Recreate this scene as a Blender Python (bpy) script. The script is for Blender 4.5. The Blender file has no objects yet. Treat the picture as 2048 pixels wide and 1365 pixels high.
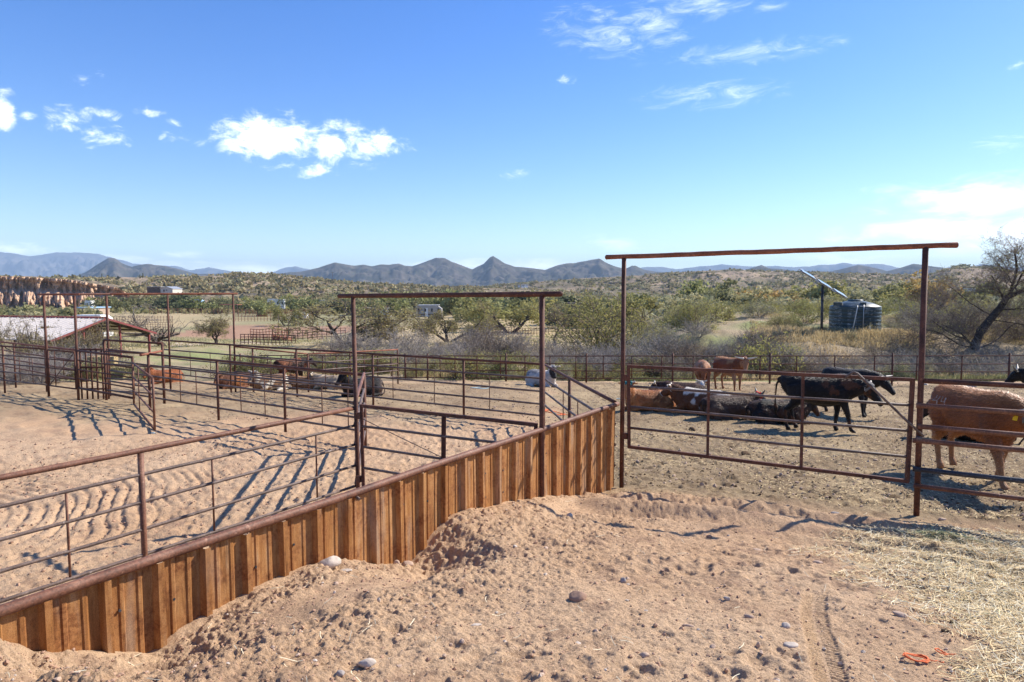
SUN_E = 4.6; SKY_S = .11; SKY_SAT = 1.36; CLOUD = (14, 14.3, 14.8); EXPO = 0.88; HAZE = 1.1e-4
import bpy, math, random
import numpy as np
from mathutils import Vector, Matrix, noise as mnoise
C = bpy.context.scene.collection
R = math.radians
rnd = random.Random(7)

# ------------------------------------------------------------------ camera maths (24 mm lens, eye 2.75 m over the gate)
F = 1365.0; HC = 2.75
PITCH = math.atan(102.5 / F); CP, SP = math.cos(PITCH), math.sin(PITCH)
def ray(u, v):
    a = (u - 1024) / F; b = -(v - 682.5) / F
    return (a, CP + b * SP, -SP + b * CP)
def PY(u, v, Y):
    d = ray(u, v); t = Y / d[1]; return Vector((d[0] * t, Y, HC + d[2] * t))
def PZ(u, v, z):
    d = ray(u, v); t = (z - HC) / d[2]; return Vector((d[0] * t, d[1] * t, z))
def PV(u, v, A, B):
    """where the sight line meets the upright plane through ground points A and B"""
    d = ray(u, v); ex, ey = B[0] - A[0], B[1] - A[1]
    t = (A[0] * ey - A[1] * ex) / (d[0] * ey - d[1] * ex)
    return Vector((d[0] * t, d[1] * t, HC + d[2] * t))

# ------------------------------------------------------------------ numpy value noise
def _hash(ix, iy, seed):
    h = (ix.astype(np.int64) * 374761393 + iy.astype(np.int64) * 668265263 + seed * 974711) & 0xFFFFFFFF
    h = ((h ^ (h >> 13)) * 1274126177) & 0xFFFFFFFF
    h = h ^ (h >> 16)
    return (h & 0xFFFFFF) / float(0xFFFFFF)
def vnoise(x, y, seed=0):
    ix = np.floor(x); iy = np.floor(y); fx = x - ix; fy = y - iy
    fx = fx * fx * fx * (fx * (fx * 6 - 15) + 10); fy = fy * fy * fy * (fy * (fy * 6 - 15) + 10)
    a = _hash(ix, iy, seed); b = _hash(ix + 1, iy, seed); c = _hash(ix, iy + 1, seed); d = _hash(ix + 1, iy + 1, seed)
    return (a + (b - a) * fx) * (1 - fy) + (c + (d - c) * fx) * fy - 0.5
def fbm(x, y, freq, octs, seed=0, gain=0.5):
    x = np.asarray(x, float); y = np.asarray(y, float)
    o = np.zeros_like(x); amp = 1.0
    for k in range(octs):
        ca, sa = math.cos(k * 1.1), math.sin(k * 1.1)
        o += amp * vnoise((x * ca - y * sa) * freq + 17.3 * k, (x * sa + y * ca) * freq + 5.1 * k, seed + k)
        freq *= 2.07; amp *= gain
    return o
def sstep(a, b, x):
    t = np.clip((np.asarray(x, float) - a) / (b - a), 0, 1); return t * t * (3 - 2 * t)
def worley_pits(x, y, cell, rad, seed, dens=0.7, aspect=1.6):
    """hoof marks: a field of small rimmed hollows"""
    gx = np.floor(x / cell); gy = np.floor(y / cell); out = np.zeros_like(x)
    for i in (-1, 0, 1):
        for j in (-1, 0, 1):
            cx, cy = gx + i, gy + j
            on = _hash(cx, cy, seed + 3) < dens
            px = (cx + _hash(cx, cy, seed)) * cell; py = (cy + _hash(cx, cy, seed + 1)) * cell
            an = _hash(cx, cy, seed + 2) * 6.283; rr = rad * (0.6 + 0.8 * _hash(cx, cy, seed + 4))
            ca, sa = np.cos(an), np.sin(an); dx, dy = x - px, y - py
            d = np.sqrt((dx * ca + dy * sa) ** 2 / aspect ** 2 + (dy * ca - dx * sa) ** 2) / rr
            out += on * (-(1 - sstep(0.35, 1.0, d)) + 0.45 * np.exp(-((d - 1.25) / 0.35) ** 2))
    return out

# ------------------------------------------------------------------ the lie of the land
WA = (-2.576, 3.322); WB = (1.483, 9.548)                       # the sheet wall, under its rail
WL = math.hypot(WB[0] - WA[0], WB[1] - WA[1]); WD = ((WB[0] - WA[0]) / WL, (WB[1] - WA[1]) / WL); WN = (WD[1], -WD[0])
GP = PZ(1243, 970, 0.0); GQ = PZ(1833, 1030, 0.0)                # feet of the tall arch over the right gate
GD = (GQ - GP).normalized(); GN = (GD.y, -GD.x)                  # towards the camera
_wp = []                                                         # where the dirt meets the wall in the photograph
for u, v in ((-60, 1262), (0, 1283), (40, 1288), (62, 1302), (230, 1306), (296, 1309), (318, 1296), (352, 1266), (400, 1232), (478, 1186), (556, 1156), (623, 1134), (705, 1122), (781, 1126),
             (822, 1129), (838, 1108), (866, 1072), (893, 1043), (930, 1021), (998, 1005), (1042, 1003), (1097, 990), (1176, 995), (1205, 989), (1240, 971)):
    q = PV(u, v, WA, WB); _wp.append(((q.x - WA[0]) * WD[0] + (q.y - WA[1]) * WD[1], q.z))
_ws = np.array([a for a, b in _wp]); _wz = np.array([b for a, b in _wp])
_ws = np.concatenate(([-4.0], _ws, [WL + 1.0])); _wz = np.concatenate(([1.1], _wz, [-0.02]))
_cy = np.array([0, 8, 9, 11, 14, 16.6, 22, 28, 32, 36, 44, 60, 75, 100, 400, 20000.])
_cz = np.array([0, 0, 0, -.10, -.33, -.5, -.8, -1.06, -1.5, -1.8, -2.5, -3.9, -4.6, -5.0, -5.0, -5.0])
_ry = np.array([0, 28, 31.5, 34, 36.5, 39, 44, 60, 120, 300, 800, 20000.])
_rz = np.array([0, -1.06, -1.45, -1.45, -.75, .15, .3, .25, -.6, -2.2, -4, -5.])
_ay = np.array([0, 9, 12, 16, 19, 22, 28, 100, 20000.]); _az = np.array([-.42, -.38, -.36, -.36, -.42, -.6, -1.06, -5., -5.])
def _sm(arr_x, arr_y, q):                                        # a smooth interpolation
    w = np.maximum(.25, q * .04)
    return (np.interp(q - w, arr_x, arr_y) + np.interp(q, arr_x, arr_y) * 2 + np.interp(q + w, arr_x, arr_y)) / 4
def ground_z(x, y, detail=True):
    x = np.asarray(x, float); y = np.asarray(y, float)
    dw = (x - WB[0]) * WN[0] + (y - WB[1]) * WN[1]               # + on the camera side of the wall
    sw = (x - WA[0]) * WD[0] + (y - WA[1]) * WD[1]
    dg = (x - GP.x) * GN[0] + (y - GP.y) * GN[1]                 # + on the camera side of the gate
    r = np.hypot(x, y)
    yy = np.where(y > 0, y, 0)
    far = np.maximum(yy, r * .55)
    cz = _sm(_cy, _cz, yy); az = _sm(_ay, _az, yy); rz = _sm(_ry, _rz, far)
    a = x / np.maximum(far, 1.0)
    wl = 1 - sstep(-0.02, 0.10, a + 0.0 * y)                     # arena side
    base = cz * (1 - wl) + az * wl
    wr = sstep(.10, .30, a) * sstep(28, 31, yy)
    base = base * (1 - wr) + rz * wr
    low = sstep(24, 60, yy)
    base = base + low * (fbm(x, y, .03, 3, 5) * .9 * np.minimum(1, yy / 80))
    base = base + sstep(29, 35, yy) * (1 - sstep(60, 200, yy)) * fbm(x, y, .25, 3, 8) * .55
    # camera side: the bank the photographer stands on
    t = np.maximum(dg, 0); bank = .150 * np.sqrt(t * t + .25) - .075 + .0 * x
    bank = np.where(t > 7.4, .150 * 7.4 + .03 * np.minimum(t - 7.4, 5), bank)
    wz = np.interp(sw, _ws, _wz)
    rag = fbm(x, y, 1.3, 3, 21)
    reach = np.clip(.72 + .6 * rag - .12 * sstep(3.0, 4.6, sw) - .2 * sstep(5.6, 6.6, sw), .22, 1.3)
    skew = np.interp(sw + .35 * np.clip(dw, 0, 2.0), _ws, _wz)
    wall = skew * (1 - .0 * dw)
    k = 1 - sstep(.35, 1.0, np.clip(dw, 0, None) / (reach * 1.35))
    # the trodden bank between pile and road lies a little lower than both
    near = bank * (1 - k) + (wall * sstep(-.1, .25, dw) + wz * (1 - sstep(-.1, .25, dw))) * k
    side = sstep(-.17, -.05, dw)                                 # the step is hidden behind the sheet wall
    camside = side * sstep(-.35, .35, dg + .15 * np.maximum(0, 3 - np.abs(x - 2)) * 0)
    camside = np.where(sw > WL + .05, sstep(-.3, .5, dg), camside)
    z = base * (1 - camside) + near * camside
    if detail:
        nr = 1 - sstep(13, 22, r)
        z = z + camside * nr * (fbm(x, y, 1.6, 3, 31) * .04 + fbm(x, y, 6.5, 3, 41) * .012)
        z = z + nr * (1 - camside) * fbm(x, y, 3.0, 3, 51) * .03
        m = (r < 16) & (y > 0)
        if np.any(m):
            xm, ym = x[m], y[m]; cs = camside[m]; dd = dw[m]; ss = sw[m]; gg = dg[m]
            flat = np.exp(-((dd - .62) / .2) ** 2) * (sstep(.9, 1.4, ss) * (1 - sstep(2.6, 3.1, ss))) + np.exp(-((dd - .42) / .2) ** 2) * (sstep(4.7, 5.2, ss) * (1 - sstep(6.2, 6.7, ss)))
            rough = np.clip(1 - 1.6 * flat, 0, 1)
            pile = (1 - sstep(.9, 2.0, dd)) * cs
            clump = np.clip(fbm(xm, ym, .9, 2, 77) * 2 + .6, .15, 1.2)
            h = worley_pits(xm, ym, .15, .05, 3, .7) * .013 * clump + worley_pits(xm, ym, .33, .085, 9, .35) * .014 * clump
            h = h + fbm(xm, ym, 22, 4, 61, .65) * .013 * (1 + 1.2 * pile) + (np.abs(fbm(xm, ym, 9, 4, 71, .6)) * .024 + fbm(xm, ym, 2.6, 2, 73) * .03) * pile
            # combed furrows of the arena drag
            cx, cy = xm + 8.6, ym - 8.4; rr = np.hypot(cx, cy * 1.05) + fbm(xm, ym, .6, 2, 91) * .35
            fur = (sstep(-9, -6.5, xm) * 0 + 1) * sstep(.3, .9, rr) * (1 - sstep(6.0, 6.8, rr)) * (1 - sstep(-5.4, -4.2, xm)) * (1 - cs)
            ph = rr / .20 * 6.2832
            h_ar = fur * (.013 * np.sin(ph) + .005 * np.sin(ph * 2.0 + 1)) * np.clip(.5 + 2.2 * fbm(xm, ym, .9, 3, 95), 0, 1.5) + worley_pits(xm, ym, .21, .065, 19, .75) * .020 * (1 - .5 * fur) + fbm(xm, ym, 13, 4, 63, .6) * .022
            band = np.clip(fbm(xm * .5, ym, .55, 2, 201) * 3 + .5, 0, 1); h = h + fbm(xm * 4.5, ym * 13, 1.0, 3, 203, .55) * .020 * band * (1 - pile)
            # two ruts where trucks turn in through the gate, and a knobbly tyre print
            rut = 0
            for off, dep in ((1.15, .10), (2.0, .06)):
                q = gg - off - .22 * np.sin(xm * 1.15 + off) ; rut = rut - dep * np.exp(-(q / .17) ** 2) + dep * .75 * np.exp(-((np.abs(q) - .36) / .13) ** 2)
            rut = rut * sstep(.4, 1.2, xm) * (1 - sstep(4.6, 5.6, xm))
            tx = 1.66 + .36 * (ym - 3.45) + .16 * np.clip(ym - 4.2, 0, 3) ** 2; tq = xm - tx
            trk = (1 - sstep(.075, .10, np.abs(tq))) * (1 - sstep(4.75, 4.95, ym)) * sstep(2, 2.4, ym)
            lug = np.sign(np.sin((ym + np.abs(tq) * .6) / .034 * 6.2832)) * .006 * (1 - np.exp(-((np.abs(tq) - .0) / .012) ** 2))
            h_cam = h * rough * (1 - .85 * trk) + trk * (lug - .018) + rut + .02 * flat
            z[m] = z[m] + cs * h_cam * sstep(-.02, .1, dd * 1 + (ss > WL)) + (1 - cs) * np.where((xm < .1 * ym), h_ar, worley_pits(xm, ym, .24, .075, 29, .6) * .022 + fbm(xm, ym, 12, 4, 67, .6) * .02)
        m2 = (r >= 16) & (r < 60)
        if np.any(m2): z[m2] = z[m2] + fbm(x[m2], y[m2], 2.2, 3, 53) * .06
    return z
def gz(x, y): return float(ground_z(np.array([x]), np.array([y]), False)[0])
def gzd(x, y): return float(ground_z(np.array([x]), np.array([y]), True)[0])
def G(u, v, t0=1.0, t1=3000.):
    """where the sight line through a pixel of the photograph meets the ground"""
    d = ray(u, v)
    ts = np.concatenate((np.arange(t0, 60, .02), np.geomspace(60, t1, 3000)))
    zz = HC + d[2] * ts - ground_z(d[0] * ts, d[1] * ts, False)
    i = int(np.argmax(zz < 0)) if np.any(zz < 0) else len(ts) - 1
    t = ts[i]; return Vector((d[0] * t, d[1] * t, HC + d[2] * t))

# ------------------------------------------------------------------ scene graph helpers
def tag(o, label=None, cat=None, group=None, kind=None):
    if label: o['label'] = label
    if cat: o['category'] = cat
    if group: o['group'] = group
    if kind: o['kind'] = kind
    return o
def empty(name, loc, rz=0.0):
    o = bpy.data.objects.new(name, None); C.objects.link(o); o.location = loc; o.rotation_euler = (0, 0, rz)
    o.empty_display_size = .2
    return o
def thing(name, loc, label, cat, group=None, rz=0.0): return tag(empty(name, loc, rz), label, cat, group)
def copy_tree(o, parent=None):
    c = o.copy(); C.objects.link(c); c.parent = parent
    for ch in list(o.children): copy_tree(ch, c)
    return c
class MB:
    """collects shapes and links them as ONE mesh object"""
    def __init__(s): s.v = []; s.f = []; s.m = []; s.smooth = []
    def add(s, vs, fs, mi=0, smooth=True):
        o = len(s.v); s.v.extend([tuple(p) for p in vs]); s.f.extend([tuple(i + o for i in f) for f in fs])
        s.m.extend([mi] * len(fs)); s.smooth.extend([smooth] * len(fs)); return s
    def tube(s, pts, rads, seg=10, cap=True, mi=0):
        pts = [Vector(p) for p in pts]
        if not hasattr(rads, '__len__'): rads = [rads] * len(pts)
        vs = []; fs = []; n = len(pts); up = None
        for i, p in enumerate(pts):
            t = (pts[min(i + 1, n - 1)] - pts[max(i - 1, 0)]).normalized()
            if up is None: up = Vector((0, 0, 1)) if abs(t.z) < .9 else Vector((1, 0, 0))
            a = t.cross(up); 
            if a.length < 1e-4: a = t.cross(Vector((0, 1, 0)))
            a.normalize(); b = t.cross(a).normalized(); up = -b if False else up
            for k in range(seg):
                an = 6.28318 * k / seg; vs.append(p + (a * math.cos(an) + b * math.sin(an)) * rads[i])
        for i in range(n - 1):
            for k in range(seg):
                k2 = (k + 1) % seg; fs.append((i * seg + k, i * seg + k2, (i + 1) * seg + k2, (i + 1) * seg + k))
        s.add(vs, fs, mi, True)
        if cap:
            o = len(s.v) - len(vs)
            s.f.append(tuple(o + k for k in reversed(range(seg)))); s.f.append(tuple(o + (n - 1) * seg + k for k in range(seg)))
            s.m += [mi, mi]; s.smooth += [False, False]
        return s
    def box(s, c, sx, sy, sz, rz=0.0, mi=0):
        ca, sa = math.cos(rz), math.sin(rz); vs = []
        for dx, dy, dz in ((-1, -1, -1), (1, -1, -1), (1, 1, -1), (-1, 1, -1), (-1, -1, 1), (1, -1, 1), (1, 1, 1), (-1, 1, 1)):
            x, y, z = dx * sx / 2, dy * sy / 2, dz * sz / 2; vs.append((c[0] + x * ca - y * sa, c[1] + x * sa + y * ca, c[2] + z))
        return s.add(vs, [(0, 3, 2, 1), (4, 5, 6, 7), (0, 1, 5, 4), (1, 2, 6, 5), (2, 3, 7, 6), (3, 0, 4, 7)], mi, False)
    def bar(s, p, q, w, h=None, mi=0):
        """square tube from p to q"""
        p, q = Vector(p), Vector(q); h = h or w; t = (q - p).normalized(); up = Vector((0, 0, 1)) if abs(t.z) < .95 else Vector((1, 0, 0))
        a = t.cross(up).normalized() * w / 2; b = a.cross(t).normalized() * h / 2
        vs = [p - a - b, p + a - b, p + a + b, p - a + b, q - a - b, q + a - b, q + a + b, q - a + b]
        return s.add(vs, [(0, 3, 2, 1), (4, 5, 6, 7), (0, 1, 5, 4), (1, 2, 6, 5), (2, 3, 7, 6), (3, 0, 4, 7)], mi, False)
    def loft(s, rings, seg=14, mi=0, cap=True):
        """rings: (centre, half width along side, half height along up, side, up)"""
        vs = []; fs = []; n = len(rings)
        for c, w, h, sd, up in rings:
            c = Vector(c); sd = Vector(sd); up = Vector(up)
            for k in range(seg):
                an = 6.28318 * k / seg; vs.append(c + sd * (w * math.cos(an)) + up * (h * math.sin(an)))
        for i in range(n - 1):
            for k in range(seg):
                k2 = (k + 1) % seg; fs.append((i * seg + k, i * seg + k2, (i + 1) * seg + k2, (i + 1) * seg + k))
        if cap: fs.append(tuple(reversed(range(seg)))); fs.append(tuple((n - 1) * seg + k for k in range(seg)))
        return s.add(vs, fs, mi, True)
    def build(s, name, mats, parent=None):
        me = bpy.data.meshes.new(name)
        loc = parent.matrix_world.translation if False else (Vector(parent['_w']) if parent is not None and '_w' in parent else (parent.location if parent is not None else Vector((0, 0, 0))))
        me.from_pydata([(p[0] - loc[0], p[1] - loc[1], p[2] - loc[2]) for p in s.v], [], s.f)
        if not isinstance(mats, (list, tuple)): mats = [mats]
        for m in mats: me.materials.append(m)
        me.polygons.foreach_set('material_index', s.m); me.polygons.foreach_set('use_smooth', s.smooth); me.update()
        o = bpy.data.objects.new(name, me); C.objects.link(o)
        if parent is not None: o.parent = parent
        o['_w'] = [loc[0], loc[1], loc[2]]
        return o
def mesh_np(name, v, f, mats, parent=None, smooth=True, mi=None):
    """fast mesh from numpy arrays (all faces the same size)"""
    me = bpy.data.meshes.new(name); n = f.shape[1]
    me.vertices.add(len(v)); me.vertices.foreach_set('co', np.ascontiguousarray(v, np.float32).ravel())
    me.loops.add(f.size); me.loops.foreach_set('vertex_index', np.ascontiguousarray(f, np.int32).ravel())
    me.polygons.add(len(f)); me.polygons.foreach_set('loop_start', np.arange(0, f.size, n, dtype=np.int32))
    if not isinstance(mats, (list, tuple)): mats = [mats]
    for m in mats: me.materials.append(m)
    me.polygons.foreach_set('use_smooth', np.full(len(f), smooth, bool))
    if mi is not None: me.polygons.foreach_set('material_index', np.ascontiguousarray(mi, np.int32))
    me.update(calc_edges=True); me.validate()
    o = bpy.data.objects.new(name, me); C.objects.link(o)
    if parent is not None: o.parent = parent
    return o
def vcol(o, cols, name='hue'):
    a = o.data.color_attributes.new(name, 'FLOAT_COLOR', 'POINT')
    c4 = np.ones((len(o.data.vertices), 4), np.float32); c4[:, :3] = cols
    a.data.foreach_set('color', c4.ravel())

# ------------------------------------------------------------------ materials
class NT:
    def __init__(s, name, disp=False):
        s.mat = bpy.data.materials.new(name); s.mat.use_nodes = True; s.t = s.mat.node_tree
        s.b = s.t.nodes['Principled BSDF']; s.out = s.t.nodes['Material Output']
    def n(s, kind, **kw):
        nd = s.t.nodes.new(kind)
        for k, v in kw.items():
            if k in nd.inputs: nd.inputs[k].default_value = v
            else: setattr(nd, k, v)
        return nd
    def l(s, a, b): s.t.links.new(a, b)
    def pos(s, scale=(1, 1, 1), obj=False):
        g = s.n('ShaderNodeTexCoord').outputs['Object'] if obj else s.n('ShaderNodeNewGeometry').outputs['Position']
        m = s.n('ShaderNodeMapping'); m.inputs['Scale'].default_value = scale; s.l(g, m.inputs['Vector']); return m.outputs[0]
    def noise(s, vec, scale, detail=5, rough=.55, dist=0):
        nd = s.n('ShaderNodeTexNoise'); nd.inputs['Scale'].default_value = scale; nd.inputs['Detail'].default_value = detail
        nd.inputs['Roughness'].default_value = rough; nd.inputs['Distortion'].default_value = dist; s.l(vec, nd.inputs['Vector']); return nd.outputs['Fac']
    def ramp(s, fac, stops):
        nd = s.n('ShaderNodeValToRGB'); e = nd.color_ramp.elements
        while len(e) < len(stops): e.new(.5)
        for i, (p, c) in enumerate(stops): e[i].position = p; e[i].color = (*c, 1) if len(c) == 3 else c
        s.l(fac, nd.inputs['Fac']); return nd.outputs['Color']
    def mix(s, fac, a, b, mode='MIX'):
        nd = s.n('ShaderNodeMix', data_type='RGBA', blend_type=mode)
        for sock, val in ((nd.inputs[0], fac), (nd.inputs[6], a), (nd.inputs[7], b)):
            if isinstance(val, (int, float)): sock.default_value = val
            elif isinstance(val, tuple): sock.default_value = (*val, 1) if len(val) == 3 else val
            else: s.l(val, sock)
        return nd.outputs[2]
    def math(s, op, a, b=0.0, c=None):
        nd = s.n('ShaderNodeMath', operation=op)
        for i, val in enumerate((a, b, c)):
            if val is None: continue
            if isinstance(val, (int, float)): nd.inputs[i].default_value = val
            else: s.l(val, nd.inputs[i])
        return nd.outputs[0]
    def bump(s, h, strength=.5, dist=.02):
        nd = s.n('ShaderNodeBump'); nd.inputs['Strength'].default_value = strength; nd.inputs['Distance'].default_value = dist
        s.l(h, nd.inputs['Height']); s.l(nd.outputs[0], s.b.inputs['Normal'])
    def col(s, c):
        if isinstance(c, tuple): s.b.inputs['Base Color'].default_value = (*c, 1)
        else: s.l(c, s.b.inputs['Base Color'])
    def set(s, rough=.8, metal=0, spec=.3):
        s.b.inputs['Roughness'].default_value = rough; s.b.inputs['Metallic'].default_value = metal; s.b.inputs['Specular IOR Level'].default_value = spec; return s
def simple(name, c, var=.25, scale=3.0, rough=.8, spec=.3, bump=0, bscale=20, metal=0, obj=False, stretch=(1, 1, 1)):
    m = NT(name).set(rough, metal, spec); p = m.pos(stretch, obj)
    a = tuple(x * (1 - var) for x in c); b = tuple(min(1, x * (1 + var)) for x in c)
    m.col(m.ramp(m.noise(p, scale, 6, .6), [(.3, a), (.7, b)]))
    if bump: m.bump(m.noise(p, bscale, 4), bump, .01)
    return m.mat
def rust(name, dark, mid, light, rough=.72):
    m = NT(name).set(rough, 0, .35); p = m.pos()
    big = m.ramp(m.noise(p, 4.5, 6, .65), [(.3, dark), (.5, mid), (.72, light)])
    fine = m.ramp(m.noise(p, 60, 4, .7), [(.35, (.55, .55, .55)), (.62, (1.15, 1.12, 1.1))])
    c = m.mix(1.0, big, fine, 'MULTIPLY')
    spot = m.ramp(m.noise(p, 23, 3, .5), [(.66, (0, 0, 0)), (.74, (1, 1, 1))])
    m.col(m.mix(m.math('MULTIPLY', spot, .8), c, (light[0] * 1.5, light[1] * 1.7, light[2] * 1.8)))
    m.bump(m.noise(p, 120, 3), .25, .004)
    return m.mat
M = {}
M['pipe'] = rust('rusty_pipe', (.055, .022, .014), (.115, .045, .027), (.19, .075, .04))
M['pipe_brown'] = rust('brown_scale_pipe', (.10, .042, .024), (.185, .080, .046), (.28, .14, .085), .62)
M['pipe_grey'] = rust('weathered_pipe', (.075, .05, .04), (.14, .095, .075), (.24, .18, .15), .6)
M['pipe_dark'] = rust('dark_steel_pipe', (.02, .022, .028), (.04, .045, .055), (.10, .09, .09), .5)
M['pipe_orange'] = rust('orange_rust_pipe', (.16, .05, .025), (.26, .09, .045), (.36, .15, .08))
# ------------------------------------------------------------------ pens of welded pipe
def pipe(name, p, q, r, mat, parent, seg=10):
    p, q = Vector(p), Vector(q); L = (q - p).length; n = max(2, int(L / .9) + 1)
    jit = random.Random(int(abs(p.x * 913 + q.y * 77 + p.z * 31) * 100))
    pts = []
    for i in range(n + 1):
        t = i / n; w = .004 * (0 < i < n)
        pts.append(p.lerp(q, t) + Vector((jit.uniform(-w, w), jit.uniform(-w, w), jit.uniform(-w, w) - .003 * L * t * (1 - t))))
    return MB().tube(pts, r, seg).build(name, mat, parent)
def post(x, y, ztop, r, mat, parent, depth=.15, cap=True, seg=12, lean=(0, 0)):
    z0 = min(gz(x, y), gz(x + .12, y), gz(x - .12, y)) - depth
    b = MB().tube([(x, y, z0), (x + lean[0], y + lean[1], ztop)], r, seg)
    if cap:
        b.tube([(x + lean[0], y + lean[1], ztop), (x + lean[0], y + lean[1], ztop + r * .35), (x + lean[0], y + lean[1], ztop + r * .5)], [r, r * .75, r * .25], seg)
    return b.build('post', mat, parent)
def run_fence(A, B, label, zr, posts, stays=(), rp=.03, rr=.024, rtop=.03, mat=None, mtop=None, mr=None, name='pipe_fence', group='pipe fences of the pens', zrB=None, ext=(0, 0), stay_span=None, rs=.011, ptop=0.0, cat='fence'):
    """posts and stays: fractions along A-B; zr: rail heights at A (zrB at B)"""
    A = Vector((A[0], A[1], 0)); B = Vector((B[0], B[1], 0)); L = (B - A).length; d = (B - A) / L
    zrB = zrB or zr; mat = mat or M['pipe']; mr = mr or M['pipe_grey']; mtop = mtop or mat
    root = thing(name, (A.x, A.y, gz(A.x, A.y)), label, cat, group)
    P = lambda t, z: Vector((A.x + d.x * L * t, A.y + d.y * L * t, z))
    for i, (za, zb) in enumerate(zip(zr, zrB)):
        e0, e1 = -ext[0] / L, 1 + ext[1] / L
        pipe('rail', P(e0, za + (zb - za) * e0), P(e1, za + (zb - za) * e1), rtop if i == 0 else rr, mtop if i == 0 else mr, root)
    for t in posts:
        q = P(t, 0); post(q.x, q.y, zr[0] + (zrB[0] - zr[0]) * t + ptop - (rtop * .6 if ptop == 0 else 0), rp, mat, root, cap=ptop > 0)
    for t in stays:
        i0, i1 = stay_span or (1, len(zr) - 1)
        pipe('stay', P(t, zr[i1] + (zrB[i1] - zr[i1]) * t), P(t, zr[i0] + (zrB[i0] - zr[i0]) * t), rs, mat, root, 6)
    return root

# --- tall arch over the right gate -------------------------------------------------
arch = thing('gate_arch', (GP.x, GP.y, 0), 'tallest rusty pipe arch, standing over the closed cattle gate', 'gate arch', 'overhead pipe arches')
tl = PV(1248, 516, GP, GQ); tr = PV(1851, 495, GP, GQ)
MB().tube([(GP.x, GP.y, -.25), (tl.x, tl.y, tl.z)], .031, 14).build('post', M['pipe'], arch)
MB().tube([(GQ.x, GQ.y, -.25), (tr.x, tr.y, tr.z)], .034, 14).build('post', M['pipe'], arch)
e0 = PV(1212, 515, GP, GQ); e1 = PV(1914, 490.5, GP, GQ)
b = MB(); n = 26; pts = []; rr = []
for i in range(n + 1):
    q = e0.lerp(e1, i / n); pts.append(q + Vector((0, 0, rnd.uniform(-.003, .003)))); rr.append(.0325 + rnd.uniform(-.0012, .0014))
d = (e1 - e0).normalized()
b.tube([e0 - d * .012, e0, e0 + d * .001] + pts[1:-1] + [e1, e1 + d * .012], [.018, .031, .0335] + rr[1:-1] + [.036, .024], 14)
b.build('crossbar', M['pipe_orange'], arch)

# --- the gate below it ------------------------------------------------------------
def gate_from(A, B, label, frame, rails, uprights, w=.042, mat=None, railmat=None, extra=None, group='pipe gates of the pens'):
    mat = mat or M['pipe']; railmat = railmat or M['pipe_grey']
    q = PV(*frame[0], A, B); root = thing('pipe_gate', (q.x, q.y, gz(q.x, q.y)), label, 'gate', group)
    tlv, trv, brv, blv = [PV(*c, A, B) for c in frame]
    b = MB(); r = w / 2
    for p_, q_ in ((tlv, trv), (trv, brv), (brv, blv), (blv, tlv)):
        dd = (q_ - p_).normalized() * r * .9; b.bar(p_ - dd, q_ + dd * 0, w)
    b.build('frame', mat, root)
    for (a, c) in rails: pipe('rail', PV(*a, A, B), PV(*c, A, B), .018, railmat, root)
    for (a, c) in uprights:
        p_, q_ = PV(*a, A, B), PV(*c, A, B); MB().bar(p_, q_, .03).build('upright', mat, root)
    return root
g = gate_from(GP, GQ, 'closed five rail rusty pipe gate with bent latch bar, under the tallest arch', [(1257, 733), (1825, 760), (1814, 963), (1258, 894)],
    [((1258, 773), (1820, 811)), ((1258, 814), (1817, 862)), ((1258, 856), (1815, 914))], [((1417.5, 741), (1415, 911)), ((1606, 750), (1602, 937))])
lat = [PV(1690, 757, GP, GQ), PV(1697, 749, GP, GQ), PV(1706, 743.5, GP, GQ), PV(1714, 747, GP, GQ), PV(1765, 795, GP, GQ), PV(1812, 841, GP, GQ), PV(1846, 872, GP, GQ)]
off = Vector((GN[0], GN[1], 0)) * .045
MB().tube([p + off for p in lat], .016, 10).build('latch_bar', M['pipe_grey'], g)
for uv in ((1251, 756), (1249, 872)):
    q = PV(*uv, GP, GQ); MB().box(q, .075, .05, .085, math.atan2(GD.y, GD.x)).build('hinge', M['pipe'], g)
q = PV(1836, 876, GP, GQ) + off; MB().tube([q + GD * -.03, q + GD * .03], .03, 10).build('latch_catch', M['pipe_grey'], g)

# --- fence to the right of the gate, rails lapped on the near side ------------------
A, B = (GQ.x + .0, GQ.y), None
dR = Vector((.868, -.497, 0)); B = (GQ.x + dR.x * 3.1, GQ.y + dR.y * 3.1)
fr = thing('pipe_fence', (A[0], A[1], gz(*A)), 'six rail fence of heavy pipe beside the brown branded steer', 'fence', 'pipe fences of the pens')
An = (A[0] - .045 * .5, A[1] - .045); Bn = (B[0] - .02, B[1] - .045)
for k, (ua, va, vb) in enumerate(((1847, 762, 772), (1832, 811, 825), (1835, 853, 870.5), (1825, 881, 900), (1825, 938, 962), (1827, 971.5, 998))):
    s_ = (A, B) if k == 0 else (An, Bn)
    p_ = PV(ua, va, *s_); q_ = PV(2048, vb, *s_); q2 = p_ + (q_ - p_) * 3.2
    pipe('rail', p_, q2, .031 if k < 5 else .027, [M['pipe'], M['pipe_brown'], M['pipe_brown'], M['pipe_brown'], M['pipe_dark'], M['pipe_brown']][k], fr, 12)
post(B[0], B[1], 1.68, .036, M['pipe'], fr)

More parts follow.
